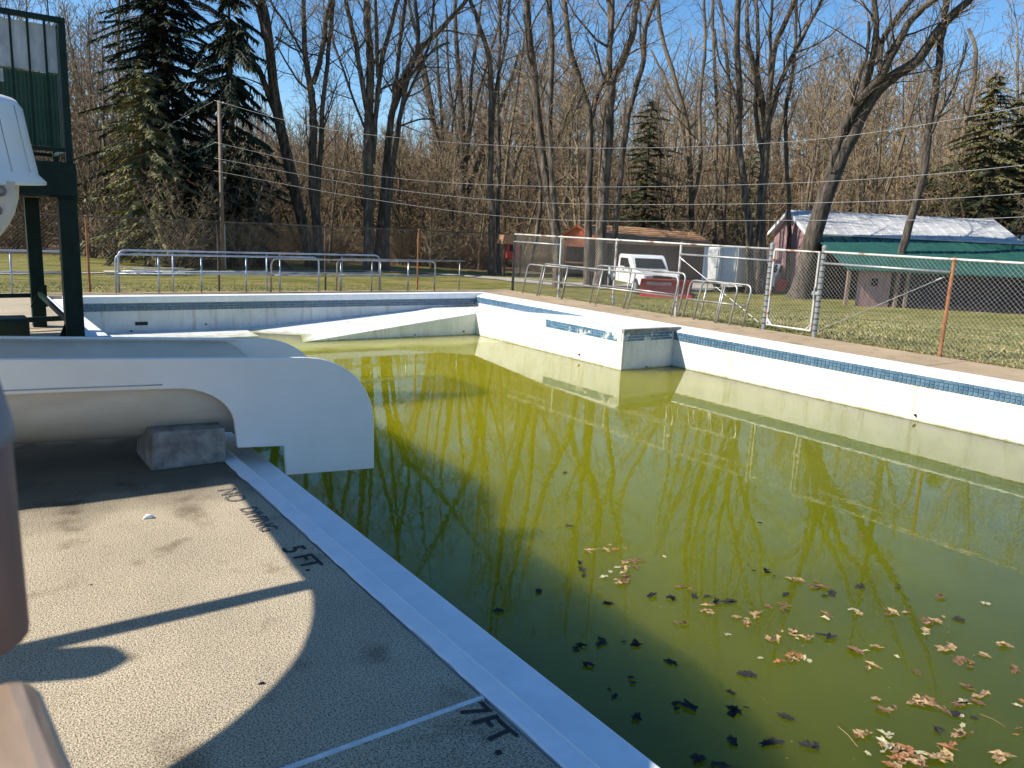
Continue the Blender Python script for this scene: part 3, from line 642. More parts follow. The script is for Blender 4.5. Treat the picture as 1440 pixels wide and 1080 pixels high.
q = MB(); q.add(V, F); o = q.build('spiral_flume', M['frp'], sl, smooth_=True); solid(o, .012, 0)
# run-out trough
rz = lambda x: .842 - .05*x if x < 2.2 else .732
xs_ = np.concatenate([np.linspace(0, 1.6, 12), np.linspace(1.7, 2.1, 6)])
V = []; m = 18
for x in xs_:
    drop = 0 if x < 1.6 else (x-1.6)**2*.55; rimz = rz(x)-.03 if x < 1.9 else rz(x)-.03-.9*(x-1.9)
    for t in np.linspace(0, math.pi, m): V.append((x, 6.125-.485*math.cos(t), rimz-(.62+drop*.9-(rz(x)-.03-rimz))*math.sin(t)**.9))
F = [(i*m+j, (i+1)*m+j, (i+1)*m+j+1, i*m+j+1) for i in range(len(xs_)-1) for j in range(m-1)]
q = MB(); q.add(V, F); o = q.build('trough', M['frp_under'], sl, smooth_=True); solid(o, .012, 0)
def side_panel():
    top = [(-.3, rz(-.3)), (0.24, .83), (1.2, .782), (2.15, .735)]
    arc = [(2.15+.57*math.sin(t), .165+.565*math.cos(t)) for t in np.linspace(.18, math.pi/2, 12)]
    low = [(2.725, -.21), (2.0, -.16), (1.985, .07), (1.64, .10), (1.625, .26)]
    arc2 = [(1.625-.42*(1-math.cos(t)), .26+.31*math.sin(t)) for t in np.linspace(.15, math.pi/2, 9)]
    return top+arc+low+arc2+[(.6, .597), (.23, .61), (-.3, .63)]
sp_ = side_panel()
q = MB(); q.prism(sp_, 5.595, 5.63, 'y'); q.build('side_panel', M['frp'], sl, bevel=.008)
q = MB(); q.prism(sp_, 6.62, 6.655, 'y'); q.build('side_panel', M['frp'], sl, bevel=.008)
for y0, y1 in ((5.632, 5.672), (6.578, 6.618)):
    q = MB(); V = []; 
    for x in np.linspace(-.3, 1.95, 20): V += [(x, y0, rz(x)-.004), (x, y1, rz(x)-.012)]
    q.add(V, [(2*i, 2*i+2, 2*i+3, 2*i+1) for i in range(19)]); o = q.build('rim_flange', M['frp'], sl); solid(o, .012, 0)
# flat nose sheet between the two panels
V = []
for t in np.linspace(.0, math.pi/2, 14): V += [(2.13+.565*math.sin(t), 5.632, .16+.555*math.cos(t)), (2.13+.565*math.sin(t), 6.618, .16+.555*math.cos(t))]
# open chute: only the lower hood lip is closed
q = MB(); q.tube([(-.3, 5.592, .655), (.6, 5.592, .625), (1.15, 5.592, .605)], .004, 5); q.build('lip_seam', M['ribdirt'], sl)
# column with cantilever arms inside the spiral
q = MB(); q.tube([(HC[0], HC[1], 0), (HC[0], HC[1], 2.36), (HC[0], HC[1], 2.44)], [.125, .125, .05], 16); q.build('support_column', M['green'], sl, smooth_=True)
for dx, dy, z in ((1.45, .12, 2.12), (.25, -1.45, 1.70), (-1.4, .2, 1.2)):
    q = MB(); q.beam((HC[0], HC[1]+.1*(dx>1), z-.05), (HC[0]+dx, HC[1]+dy, z), .07, .10); q.build('support_arm', M['green'], sl)
# concrete block under the run-out
bk = empty('concrete_block', (1.06, 5.6, 0), 0, 'grey concrete block propping the slide run-out at the coping', 'concrete block')
q = MB(); q.prism([(0, 0), (.5, 0), (.5, .255), (.02, .27)], 0.01, .52, 'y'); q.build('block_body', M['block'], bk, bevel=.012)

# upper flume coming from the tower, passing the camera's left
uf = empty('upper_flume', (0, 0, 0), label='white fibreglass upper flume with flared ribbed side and bolted joint flange', cat='water slide')
up = [(-.22, y, 1.97+.022*(y-8)) for y in np.linspace(12.1, 8.1, 10)]
for t in np.linspace(0, math.pi/2, 14)[1:]: up.append((-.22-1.05*(1-math.cos(t)), 8.1-1.05*math.sin(t), 1.97-.08*t))
up += [(-1.27-.4*i, 7.05, 1.84-.03*i) for i in range(1, 3)]
def upper_prof(s):
    ribs = []
    return [(-.88, .0)][:0] + [(.82, .56), (.85, .54), (.88, .3), (.90, .02), (.97, -.03), (.95, -.05), (.86, -.045)]
for side, nm in ((1, 'side_wall'), (-1, 'side_wall')):
    pr = [(side*.78, .60), (side*.82, .62), (side*.86, .56), (side*.90, .30), (side*.945, .04), (side*1.0, -.015), (side*1.0, -.035), (side*.8, -.03)]
    V, F = sweep(up, lambda s: pr); q = MB(); q.add(V, F); o = q.build(nm, M['frp'], uf, smooth_=True); solid(o, .008, 0)
V, F = sweep(up, lambda s: [(-.80*math.cos(t), -.04-.72*math.sin(t)) for t in np.linspace(0, math.pi, 20)])
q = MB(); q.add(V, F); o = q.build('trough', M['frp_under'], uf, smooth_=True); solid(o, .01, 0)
# vertical moulded ribs on the visible side wall
for k, t in enumerate((.12, .32, .5, .68, .86)):
    cx2, cy2, zz = -.22-1.05, 8.1, 1.97-.08*t; rd = lambda o: (cx2+(1.05+o)*math.cos(-t), cy2+(1.05+o)*math.sin(-t))
    q = MB(); q.tube([(*rd(.858), zz+.56), (*rd(.897), zz+.30), (*rd(.938), zz+.06)], .010, 6); q.build('moulded_rib', M['ribdirt'], uf, smooth_=True)
# joint flange with bolts, facing the pool's near end
fy = 6.95; ring = []
for t in np.linspace(0.02, math.pi-.02, 26): ring.append((-.48-.96*math.cos(t), -.80*math.sin(t)))
V = []; 
for (a, b) in ring: V += [(a, fy, 1.93+b), ((a+.48)*.80-.48, fy, 1.93+b*.83)]
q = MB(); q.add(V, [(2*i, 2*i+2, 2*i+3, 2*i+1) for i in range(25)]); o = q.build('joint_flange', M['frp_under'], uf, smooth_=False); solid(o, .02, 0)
for t in np.linspace(.12, math.pi-.12, 16):
    a = -.48-.87*math.cos(t); b = -.735*math.sin(t)
    q = MB(); q.tube([(a, fy-.012, 1.93+b), (a, fy-.024, 1.93+b)], .04, 12); q.build('washer', M['block'], uf); q = MB(); q.tube([(a, fy-.02, 1.93+b), (a, fy-.042, 1.93+b)], .017, 6); q.build('bolt', M['steel'], uf)
for px_ in (-3.6,):
    q = MB(); q.tube([(px_, 6.55, 0), (px_, 6.55, 1.0)], .1, 12); q.build('support_post', M['green'], uf)

# ------------------------------------------------------------------ stair parapet right beside the camera
sp = empty('parapet', (0, 0, 0), label='varnished pale wood parapet with a brownish pink post at the left edge', cat='parapet')
P1 = at_d(48, 931, .56); ztop = P1[2]
a = at_z(52, 934, ztop); b_ = at_z(128, 1110, ztop)
u = (b_-a); u[2] = 0; u /= np.linalg.norm(u)
e0 = a; e1 = a+u*1.2
V = []
nrm = np.array([u[1], -u[0], 0]);  nrm = -nrm if nrm[0] > 0 else nrm
q = MB()
for z0, z1, off in ((ztop-.05, ztop, 0.0),):
    A0 = e0; A1 = e1; B0 = e0+nrm*.4; B1 = e1+nrm*.4
    q.add([(A0[0], A0[1], z0), (A1[0], A1[1], z0), (B1[0], B1[1], z0), (B0[0], B0[1], z0), (A0[0], A0[1], z1), (A1[0], A1[1], z1), (B1[0], B1[1], z1), (B0[0], B0[1], z1)],
          [(0,3,2,1),(4,5,6,7),(0,1,5,4),(1,2,6,5),(2,3,7,6),(3,0,4,7)])
q.build('ledge', M['ledge'], sp, bevel=.018, seg=4)
q = MB(); A0 = e0+nrm*.05; A1 = e1+nrm*.05; B0 = e0+nrm*.35; B1 = e1+nrm*.35
q.add([(p[0], p[1], 0) for p in (A0, A1, B1, B0)]+[(p[0], p[1], ztop-.051) for p in (A0, A1, B1, B0)], [(0,3,2,1),(4,5,6,7),(0,1,5,4),(1,2,6,5),(2,3,7,6),(3,0,4,7)])
q.build('panel', M['ledge'], sp)
pr_ = at_z(50, 905, ztop); pc = pr_+nrm*.0; rr = .05
cx_, cy_ = pr_[0]-rr*1.02, pr_[1]+.03
q = MB(); q.tube([(cx_, cy_, ztop+.001), (cx_, cy_, ztop+.145), (cx_, cy_, ztop+.155)], [rr, rr*.96, rr*.8], 24); q.build('post', M['post_paint'], sp, smooth_=True)
q = MB(); q.tube([(cx_, cy_, ztop+.14), (cx_, cy_, ztop+.15), (cx_, cy_, ztop+.185), (cx_, cy_, ztop+.205), (cx_, cy_, ztop+.215)], [rr*1.02, rr*1.0, rr*.85, rr*.55, rr*.1], 24); q.build('post_cap', M['capgrey'], sp, smooth_=True)


# ------------------------------------------------------------------ buildings beyond the lawn
def frame_at(px, py, D, theta):
    """origin under the photographed ridge corner; u runs right and away, v towards the viewer"""
    p = at_d(px, py, D); f = np.array([p[0], p[1], 0]); f /= np.linalg.norm(f); r = np.array([f[1], -f[0], 0])
    v = -f*math.cos(theta)+r*math.sin(theta); u = r*math.cos(theta)+f*math.sin(theta)
    rot = math.atan2(u[1], u[0]); return p, rot           # local x = u, local -y = v
def planks(root, m, x0, x1, y, z0, ztop, w_=.28, name='board', axis='x', th=.025, gap=.012):
    n = max(1, int(abs(x1-x0)/w_)); s = (x1-x0)/n
    for k in range(n):
        a = x0+k*s+gap/2; b = x0+(k+1)*s-gap/2; zt = ztop((a+b)/2) if callable(ztop) else ztop
        if axis == 'x': box(name, (a, y-th, z0), (b, y, zt), m, root)
        else: box(name, (y-th, a, z0), (y, b, zt), m, root)
# barn with white roof and green lean-to
p, rot = frame_at(1111, 295, 46, rad(20)); RZ = p[2]
bn = empty('barn', (p[0], p[1], 0), rot, 'faded red barn with white metal roof and long green lean-to', 'barn')
G0 = float(gz(p[0], p[1]))-.25; EZ = RZ-1.15; W2 = 2.7; LN = 11.2
q = MB(); q.prism([(-W2+.1, G0), (W2-.1, G0), (W2-.1, EZ+.03), (0, RZ-.1), (-W2+.1, EZ+.03)], .25, LN-.2, 'x'); q.build('wall', M['pink'], bn)
gab = lambda y: RZ-.13-abs(y)*(1.15/W2)
planks(bn, M['pink'], -W2+.1, W2-.1, .249, G0, gab, .3, axis='y')
for s in (-1, 1):
    q = MB(); th = .07
    y0, z0, y1, z1 = 0, RZ, s*(W2+.15), EZ-.06
    q.prism([(y0, z0), (y1, z1), (y1, z1-th), (y0, z0-th)], -.05, LN, 'x'); rf_ = q.build('roof', M['roofwhite'], bn)
    if s == -1:
        for k in range(19):
            x = .3+k*.6; q = MB(); q.beam((x, -.04, RZ+.015), (x, -(W2+.15), EZ-.045), .03, .03); q.build('roof_seam', M['roofwhite'], rf_)
    q = MB(); q.prism([(0, RZ+.02), (s*(W2+.2), EZ-.05), (s*(W2+.2), EZ-.23), (0, RZ-.17)], -.1, -.052, 'x'); q.build('white_trim', M['whitetrim'], bn)
# lean-to (towards viewer = local -y)
q = MB(); q.prism([(-W2-.02, EZ-.12), (-W2-4.6, EZ-1.62), (-W2-4.6, EZ-1.68), (-W2-.02, EZ-.18)], .3, 16.5, 'x'); lr = q.build('lean_to_roof', M['roofgreen'], bn)
for k in range(26):
    x = .5+k*.62; q = MB(); q.beam((x, -W2-.05, EZ-.11), (x, -W2-4.6, EZ-1.60), .035, .03); q.build('roof_seam', M['roofgreen'], lr)
planks(bn, M['darkwall'], 3.4, 16.2, -W2-4.2, G0, EZ-1.58, .42, name='siding_board')
planks(bn, M['pink'], 1.0, 2.55, -W2-4.2, G0, EZ-1.58, .26)
q = MB(); q.box((1.62, -W2-4.26, G0+1.15), (1.92, -W2-4.228, G0+1.5)); q.build('small_window', M['black'], bn)
for x in (.45, 2.75, 3.2): box('lean_to_post', (x, -W2-4.35, G0), (x+.14, -W2-4.21, EZ-1.60), M['pole'], bn)
box('inner_wall', (.4, -W2-.3, G0), (16.0, -W2-.2, EZ-.4), M['darkwall'], bn)
box('gable_louvre', (.19, -.16, RZ-.8), (.222, .16, RZ-.48), M['black'], bn)
box('downpipe', (.1, -W2-.25, G0), (.2, -W2-.15, EZ), M['steel'], bn)
ch = empty('chimney_stand', tuple(np.array(at_d(1412, 345, 52))*[1, 1, 0]), rot, 'thin dark frame stand rising just behind the right end of the barn roof', 'stand')
zc = at_d(1405, 322, 52)[2]
for x in (-.7, .9): box('upright', (x, 0, G0), (x+.15, .15, zc-.25), M['whitetrim'], ch)
box('top_plank', (-1.2, -.1, zc-.249), (1.4, .25, zc-.12), M['black'], ch)
pbn, _ = on_ground(1103, 412); rb = empty('red_bin', (pbn[0]+.3, pbn[1]+.2, float(gz(pbn[0], pbn[1]))), rot, 'low red bin standing against the barn gable', 'bin')
q = MB(); q.prism([(-.75, 0.05), (.75, 0.05), (.85, .62), (-.85, .62)], -.4, .4, 'y'); q.build('body', M['redpaint'], rb, bevel=.03); box('lid', (-.9, -.44, .621), (.9, .44, .68), M['redpaint'], rb, bevel=.02)

# brown-roofed pavilion with orange gable
p, rot = frame_at(832, 316, 52, rad(24)); RZ = p[2]
pv = empty('pavilion', (p[0], p[1], 0), rot, 'low brown-roofed pavilion with dark side wall behind the white truck', 'pavilion')
G0 = float(gz(p[0], p[1]))-.2; W2 = 3.4; EZ = RZ-.98; LN = 7.3
for s in (-1, 1):
    q = MB(); q.prism([(0, RZ), (s*W2, EZ), (s*W2, EZ-.1), (0, RZ-.1)], -.6, LN, 'x'); r_ = q.build('roof', M['roofbrown'], pv)
    if s == -1:
        for k in range(7): 
            y = -(k+1)*W2/8; z = RZ-.98*(k+1)/8; q = MB(); q.box((-.62, y-.02, z-.01), (LN+.02, y+.02, z+.022)); q.build('shingle_course', M['roofbrown'], r_)
planks(pv, M['maroon'], .2, LN-.2, -W2+.4, G0, EZ+.0, .4, name='wall_board')
box('wall', (.2, W2-.5, G0), (LN-.2, W2-.4, EZ), M['maroon'], pv); box('wall', (LN-.3, -W2+.41, G0), (LN-.2, W2-.51, EZ), M['maroon'], pv)
# small orange shed at its left
p2, rot2 = frame_at(814, 317, 48, rad(62))
oh = empty('orange_shed', (p2[0], p2[1], 0), rot2, 'small shed with bright orange-red gable and dark open front', 'shed')
RZ2 = p2[2]; G2_ = float(gz(p2[0], p2[1]))-.1; w2 = .95
q = MB(); q.prism([(-w2, RZ2-.75), (w2, RZ2-.75), (w2, RZ2-.62), (0, RZ2-.05), (-w2, RZ2-.62)], 0, .06, 'x'); q.build('gable_board', M['orange'], oh)
q = MB(); q.prism([(-w2+.1, RZ2-1.25), (w2-.1, RZ2-1.25), (w2-.1, RZ2-.752), (-w2+.1, RZ2-.752)], 0, .05, 'x'); q.build('fascia', M['orange'], oh)
for s in (-1, 1):
    q = MB(); q.prism([(0, RZ2+.03), (s*(w2+.3), RZ2-.72), (s*(w2+.3), RZ2-.79), (0, RZ2-.05)], -.15, 2.6, 'x'); q.build('roof', M['roofbrown'], oh)
    q = MB(); q.beam((-.16, 0, RZ2+.0), (-.16, s*(w2+.3), RZ2-.75), .04, .12); q.build('rake_board', M['orange'], oh)
    box('corner_post', (.01, s*(w2-.12)-.05, G2_), (.11, s*(w2-.12)+.05, RZ2-1.25), M['rust'], oh)
    box('side_wall', (.12, s*(w2-.1)-.02, G2_), (2.4, s*(w2-.1)+.02, RZ2-.75), M['maroon'], oh)
box('back_wall', (2.3, -w2+.13, G2_), (2.38, w2-.13, RZ2-.75), M['maroon'], oh)
box('counter_rail', (-.02, -w2+.1, G2_+.95), (.0, w2-.1, G2_+1.05), M['rust'], oh)
# red booth at the left
p3 = at_d(719, 345, 47); g3 = float(gz(p3[0], p3[1])); bo = empty('red_booth', (p3[0], p3[1], g3), math.atan2(p3[1], p3[0])-math.pi/2+.35, 'tiny red booth with tan roof raised on posts near the fence corner', 'booth')
zb = at_d(719, 363, 47)[2]-g3; zt = at_d(719, 343, 47)[2]-g3; zr = at_d(719, 329, 47)[2]-g3
box('cabin', (-.34, -.3, zb), (.36, .3, zt), M['redpaint'], bo); box('opening', (-.2, -.315, zb+.4), (.1, -.302, zt-.06), M['black'], bo)
q = MB(); q.prism([(-.75, zt), (.75, zt), (.62, zr), (-.62, zr)], -.5, .5, 'y'); q.build('roof', M['roofbrown'], bo)
for x in (-.5, .5): box('post', (x-.05, -.35, 0), (x+.05, -.25, zt-.005), M['maroon'], bo)

# ------------------------------------------------------------------ white pickup with red plough
pt, dt = on_ground(902, 411)
tr = empty('pickup_truck', (pt[0], pt[1]+.2, float(gz(pt[0], pt[1]))-.03), 0, 'white pickup truck with dark windscreen and plough mount parked on the gravel', 'truck')
hd = math.atan2(pt[1], pt[0])                       # direction away from viewer
tr.rotation_euler = (0, 0, hd+math.pi+rad(24))        # local +x = nose
def side_prism(name, poly, hw, m, par, bev=.04): q = MB(); q.prism(poly, -hw, hw, 'y'); return q.build(name, m, par, bevel=bev, seg=3)
bd = side_prism('body', [(-2.75, .5), (-2.75, 1.12), (-.72, 1.15), (-.60, 1.78), (-.45, 1.86), (.55, 1.86), (.75, 1.78), (1.28, 1.2), (2.35, 1.08), (2.5, .98), (2.55, .5)], .92, M['carwhite'], tr, .05)
q = MB(); q.add([(.84, -.70, 1.69), (.84, .70, 1.69), (1.25, .78, 1.27), (1.25, -.78, 1.27)], [(0, 3, 2, 1)]); o = q.build('windscreen', M['glass'], tr); solid(o, .02, 1)
for s in (-1, 1):
    q = MB(); q.prism([(-.38, 1.28), (.86, 1.28), (.55, 1.68), (-.34, 1.68)], s*.925-.008, s*.925+.008, 'y'); q.build('side_window', M['glass'], tr)
    for x in (-1.85, 1.65):
        q = MB(); q.tube([(x, s*.72, .40), (x, s*.95, .40)], .40, 24); wv_ = q.build('wheel', M['tyre'], tr, bevel=.03)
        q = MB(); q.tube([(x, s*.951, .40), (x, s*.965, .40)], .22, 16); q.build('rim', M['steel'], wv_)
    q = MB(); q.box((2.50, s*.66-.16, .80), (2.57, s*.66+.16, .97)); q.build('headlight', M['steel'], tr, bevel=.02)
    q = MB(); q.box((.72, s*1.06-.1, 1.18), (.84, s*1.06+.1, 1.42)); q.build('wing_mirror', M['black'], tr, bevel=.02)
box('grille', (2.53, -.48, .68), (2.575, .48, .98), M['black'], tr, bevel=.01); box('bumper', (2.45, -.93, .42), (2.68, .93, .60), M['steel'], tr, bevel=.03)
for s_ in (-1, 1): box('hood_edge_line', (1.35, s_*.80-.01, 1.185), (2.3, s_*.80+.01, 1.20), M['black'], tr)
for s_ in (-1, 1):
    q = MB(); q.box((-.50, s_*.926-.006, .60), (-.48, s_*.926+.006, 1.2)); q.box((.98, s_*.926-.006, .60), (1.0, s_*.926+.006, 1.2)); q.box((.0, s_*.93-.012, 1.08), (.18, s_*.93+.012, 1.12)); q.build('door_gap', M['black'], tr)
box('hood_scoop', (1.75, -.22, 1.16), (2.05, .22, 1.23), M['black'], tr, bevel=.02)
box('bed_recess', (-2.65, -.8, 1.13), (-.85, .8, 1.16), M['black'], tr)
pl = empty('snow_plough', (0, 0, 0), 0, 'red snow plough blade lowered in front of the white pickup', 'snow plough')
pl.matrix_world = Matrix.Translation(tr.location) @ Matrix.Rotation(tr.rotation_euler.z, 4, 'Z') @ Matrix.Translation((3.35, -.1, .02)) @ Matrix.Rotation(rad(-8), 4, 'Z')
pro = [(-.02-.28*math.sin(t*math.pi)*.6, .04+.82*t) for t in np.linspace(0, 1, 9)]
V = [(a, y, b) for (a, b) in pro for y in (-1.22, 1.22)]
q = MB(); q.add(V, [(2*i, 2*i+1, 2*i+3, 2*i+2) for i in range(8)]); o = q.build('blade', M['redpaint'], pl); solid(o, .03, 0)
for y in (-1.0, -.5, 0, .5, 1.0): q = MB(); q.tube([(a-.04, y, b) for a, b in pro], .025, 5); q.build('rib', M['redpaint'], pl)
for y in (-.35, .35): q = MB(); q.bar((-.2, y, .35), (-.62, y*.9, .5), .04, 6); q.build('push_arm', M['black'], pl)
tx = text_obj('blade_lettering', 'WESTERN', .26, (0, 0, 0), 0, M['stripe'], pl); tx.rotation_euler = (rad(90), 0, rad(90)); tx.location = (.018-.1, -.95, .58)
# ------------------------------------------------------------------ cargo trailer and parked car
pt2, _ = on_ground(1009, 409)
cg = empty('cargo_trailer', (pt2[0], pt2[1], float(gz(pt2[0], pt2[1]))), math.atan2(pt2[1], pt2[0])+rad(-26), 'silver-grey enclosed cargo trailer with double rear doors and white front corner', 'trailer')
cg.scale = (1.12, 1.12, 1.05)
box('body', (0, -.84, .45), (3.6, .84, 2.2), M['cargrey'], cg, bevel=.06)
for y0, y1 in ((-.80, -.01), (.01, .80)):
    d_ = box('rear_door', (-.03, y0, .55), (-.002, y1, 2.1), M['cargrey'], cg, bevel=.008)
    q = MB(); yy_ = y0+.12 if y0 > 0 else y1-.12; q.bar((-.05, yy_, .6), (-.05, yy_, 2.05), .015, 6); q.box((-.07, yy_-.03, 1.2), (-.035, yy_+.15*(1 if y0 > 0 else -1)+.0, 1.24)); q.build('door_bar', M['steel'], d_)
for y in (.845, -.875): box('side_panel', (.02, y, .45), (3.5, y+.03, 2.18), M['whitetrim'], cg)
box('white_corner', (-.04, .80, .5), (-.0, .872, 2.18), M['whitetrim'], cg)
box('bumper_bar', (-.1, -.84, .38), (-.01, .84, .47), M['black'], cg)
for y in (.9, -1.08):
    q = MB(); q.tube([(1.9, y, .33), (1.9, y+.18, .33)], .33, 18); q.build('wheel', M['tyre'], cg, bevel=.02)
pt3, _ = on_ground(1052, 408)
cr_ = empty('parked_car', (pt3[0]+1.2, pt3[1]-.1, float(gz(pt3[0], pt3[1]))), math.atan2(pt3[1], pt3[0])+math.pi+rad(-10), 'white car with dark front end parked half hidden right of the trailer', 'car')
side_prism('body', [(-2.0, .35), (-2.0, .95), (-1.5, 1.1), (-1.0, 1.5), (.4, 1.5), (1.0, 1.05), (1.95, .9), (2.05, .35)], .85, M['carwhite'], cr_)
q = MB(); q.add([(.44, -.7, 1.46), (.44, .7, 1.46), (1.0, .76, 1.08), (1.0, -.76, 1.08)], [(0, 3, 2, 1)]); o = q.build('windscreen', M['glass'], cr_); solid(o, .02, 1)
box('grille', (2.02, -.7, .4), (2.07, .7, .75), M['black'], cr_, bevel=.02)
for s in (-1, 1):
    for x in (-1.3, 1.35):
        q = MB(); q.tube([(x, s*.7, .33), (x, s*.87, .33)], .33, 20); q.build('wheel', M['tyre'], cr_, bevel=.02)
    q = MB(); q.prism([(-.95, 1.05), (.85, 1.05), (.36, 1.43), (-.92, 1.43)], s*.855-.006, s*.855+.006, 'y'); q.build('side_window', M['glass'], cr_)

# ------------------------------------------------------------------ lumber pile, logs, pole, wires
pp, dd = on_ground(205, 386); ax = math.atan2(pp[1], pp[0])-math.pi/2
lp = empty('pallet_pile', (pp[0], pp[1], float(gz(pp[0], pp[1]))), ax, 'low pile of bleached pallets lying flat on the far lawn', 'pallet pile')
for i in range(3):
    ox = -1.15+i*1.12; oz = .0 if i != 1 else .14
    for k in range(3): q = MB(); q.box((ox-.5, -.45+k*.42, oz), (ox+.5, -.37+k*.42, oz+.09)); q.build('bearer', M['pallet'], lp)
    for k in range(7):
        y = -.5+k*.15; q = MB(); q.box((ox-.53+RS.rand()*.04, y, oz+.092), (ox+.53, y+.11, oz+.115)); q.build('plank', M['pallet'], lp)
for i in range(6):
    x = -1.8+RS.rand()*3; q = MB(); a_ = RS.rand()*.5-.25; q.beam((x, -.7+RS.rand()*.3, .27+.02*i), (x+1.3*math.cos(a_), -.4+1.3*math.sin(a_), .26+.02*i), .12, .03); q.build('loose_board', M['pallet'], lp)
for i, (x, y, L, a, zz) in enumerate([(676, 372, 2.6, .2, .1), (697, 368, 3.0, -.5, .25), (655, 370, 2.0, 1.0, .05), (688, 366, 2.2, .9, .5)]):
    p, d = on_ground(x, y); t = math.atan2(p[1], p[0])-math.pi/2+a*.5; z = float(gz(p[0], p[1]))+.1
    q = MB(); dx, dy = math.cos(t)*L/2, math.sin(t)*L/2
    q.tube([(-dx, -dy, 0), (-dx*.3, -dy*.3+.04, .05+zz*.4), (dx, dy, zz)], [.13, .11, .07], 8); q.tube([(dx*.2, dy*.2, .1), (dx*.5, dy*.5+.1, .55)], [.05, .02], 5)
    o = q.build('fallen_log', M['bark'], None, smooth_=True, loc=(p[0], p[1], z)); tag(o, ['long pale log lying lowest in the log heap', 'pale broken branch rising over the log heap', 'short log at the left of the log heap', 'thin log propped at the back of the log heap'][i], 'log', 'fallen logs at the edge of the wood')
pole_base, pd = on_ground(314, 381)
up_ = empty('utility_pole', (pole_base[0], pole_base[1], float(gz(pole_base[0], pole_base[1]))), 0, 'slim weathered utility pole carrying four wires beside the dark spruces', 'utility pole')
ptop = at_d(299, 141, pd); hh = ptop[2]-up_.location.z
q = MB(); q.tube([(0, 0, -.2), (0, 0, hh)], [.115, .085], 12); q.build('shaft', M['pole'], up_, smooth_=True)
for k, z in enumerate((hh-.08, hh-2.1, hh-2.85, hh-3.6)):
    q = MB(); q.tube([(.08, -.06, z), (.15, -.1, z), (.2, -.13, z)], [.02, .045, .02], 8); q.build('insulator', M['whitetrim'], up_)
q = MB(); q.tube([(.09, -.09, .1), (.09, -.09, 2.3)], .035, 8); q.build('conduit', M['steel'], up_)
wl = [(141, [(470, 183), (760, 207), (1100, 200), (1440, 150)], 'topmost'), (200, [(520, 246), (760, 262), (1100, 258), (1440, 232)], 'second'), (222, [(520, 262), (760, 285), (1100, 286), (1440, 272)], 'third'), (240, [(520, 280), (760, 308), (1100, 310), (1440, 305)], 'lowest')]
for y0, pts_, nm in wl:
    ds = np.linspace(pd, 30, 5); P = [at_d(301, y0, pd)]+[at_d(x, y, d) for (x, y), d in zip(pts_, ds[1:])]
    P.append(P[-1]+(P[-1]-P[-2])*.8+np.array([0, 0, .6]))
    # smooth through the points
    P = np.array(P); Q = []
    for i in range(len(P)-1):
        p0 = P[max(i-1, 0)]; p1 = P[i]; p2 = P[i+1]; p3 = P[min(i+2, len(P)-1)]
        for t in np.linspace(0, 1, 12)[:-1]: Q.append(.5*((2*p1)+(-p0+p2)*t+(2*p0-5*p1+4*p2-p3)*t*t+(-p0+3*p1-3*p2+p3)*t**3))
    q = MB(); q.tube(Q, .008, 4); o = q.build('power_line', M['cable'], smooth_=True); tag(o, nm+' of the four pale wires sagging right from the utility pole', 'wire', 'wires from the utility pole')
for (a, b, nm) in (((299, 143), (150, 215), 'upper'), ((304, 200), (150, 262), 'lower')):
    A = at_d(*a, pd); B = at_d(*b, pd+14); mid = (A+B)/2-np.array([0, 0, .15]); q = MB(); q.tube([A, mid, B], .012, 4); o = q.build('service_wire', M['cable']); tag(o, nm+' of two wires sloping left from the utility pole into the trees', 'wire', 'wires sloping left from the utility pole')

# ------------------------------------------------------------------ bare trees
rnd = random.Random(5)
def wander(p, d, L, k, bend, upw, rn):
    pts = [p]; d = d/np.linalg.norm(d)
    for i in range(k):
        d = d + np.array([rn.gauss(0, bend), rn.gauss(0, bend), rn.gauss(0, bend)*.6+upw]); d /= np.linalg.norm(d)
        p = p + d*L/k; pts.append(p)
    return np.array(pts)
def side_dir(t, ang, az):
    ref = np.array([0, 0, 1.0]) if abs(t[2]) < .9 else np.array([1.0, 0, 0])
    a = np.cross(t, ref); a /= np.linalg.norm(a); b = np.cross(t, a)
    return t*math.cos(ang)+(a*math.cos(az)+b*math.sin(az))*math.sin(ang)
def grow(mb, tw_, p, d, L, r, lv, maxlv, rn, dens=1.0, rmin=.006):
    k = 5 if lv <= 1 else 4 if lv == 2 else 3
    pts = wander(p, d, L, k, .13+.05*lv, .05 if lv < 3 else .03, rn)
    tip = max(rmin, r*.22); R = np.linspace(r, tip, len(pts))
    tgt = mb if lv <= 1 else tw_
    tgt.tube(pts, R, 6 if r > .06 else 4 if r > .025 else 3, caps=False)
    if lv >= maxlv: return
    n = max(2, int((L*(1.9 if lv == 1 else 2.6))*dens*(1 if lv < 3 else 1.1)))
    n = min(n, 11)
    az = rn.random()*6.28
    for i in range(n):
        t = .18+.80*(i+rn.random()*.8)/n; t = min(t, .98); s = t*(len(pts)-1); j = min(int(s), len(pts)-2)
        q_ = pts[j]+(pts[j+1]-pts[j])*(s-j); tt = pts[j+1]-pts[j]; tt = tt/np.linalg.norm(tt); az += 2.4+rn.gauss(0, .4)
        rr_ = (R[j]+(R[j+1]-R[j])*(s-j))
        grow(mb, tw_, q_, side_dir(tt, rad(rn.uniform(28, 58)), az), L*rn.uniform(.35, .62)*(1.15-t*.5), max(rmin, rr_*rn.uniform(.42, .65)), lv+1, maxlv, rn, dens, rmin)
def smooth_poly(P, n=5):
    P = np.array(P); Q = []
    for i in range(len(P)-1):
        p0 = P[max(i-1, 0)]; p1 = P[i]; p2 = P[i+1]; p3 = P[min(i+2, len(P)-1)]
        for t in np.linspace(0, 1, n+1)[:-1]: Q.append(.5*((2*p1)+(-p0+p2)*t+(2*p0-5*p1+4*p2-p3)*t*t+(-p0+3*p1-3*p2+p3)*t**3))
    Q.append(P[-1]); return np.array(Q)
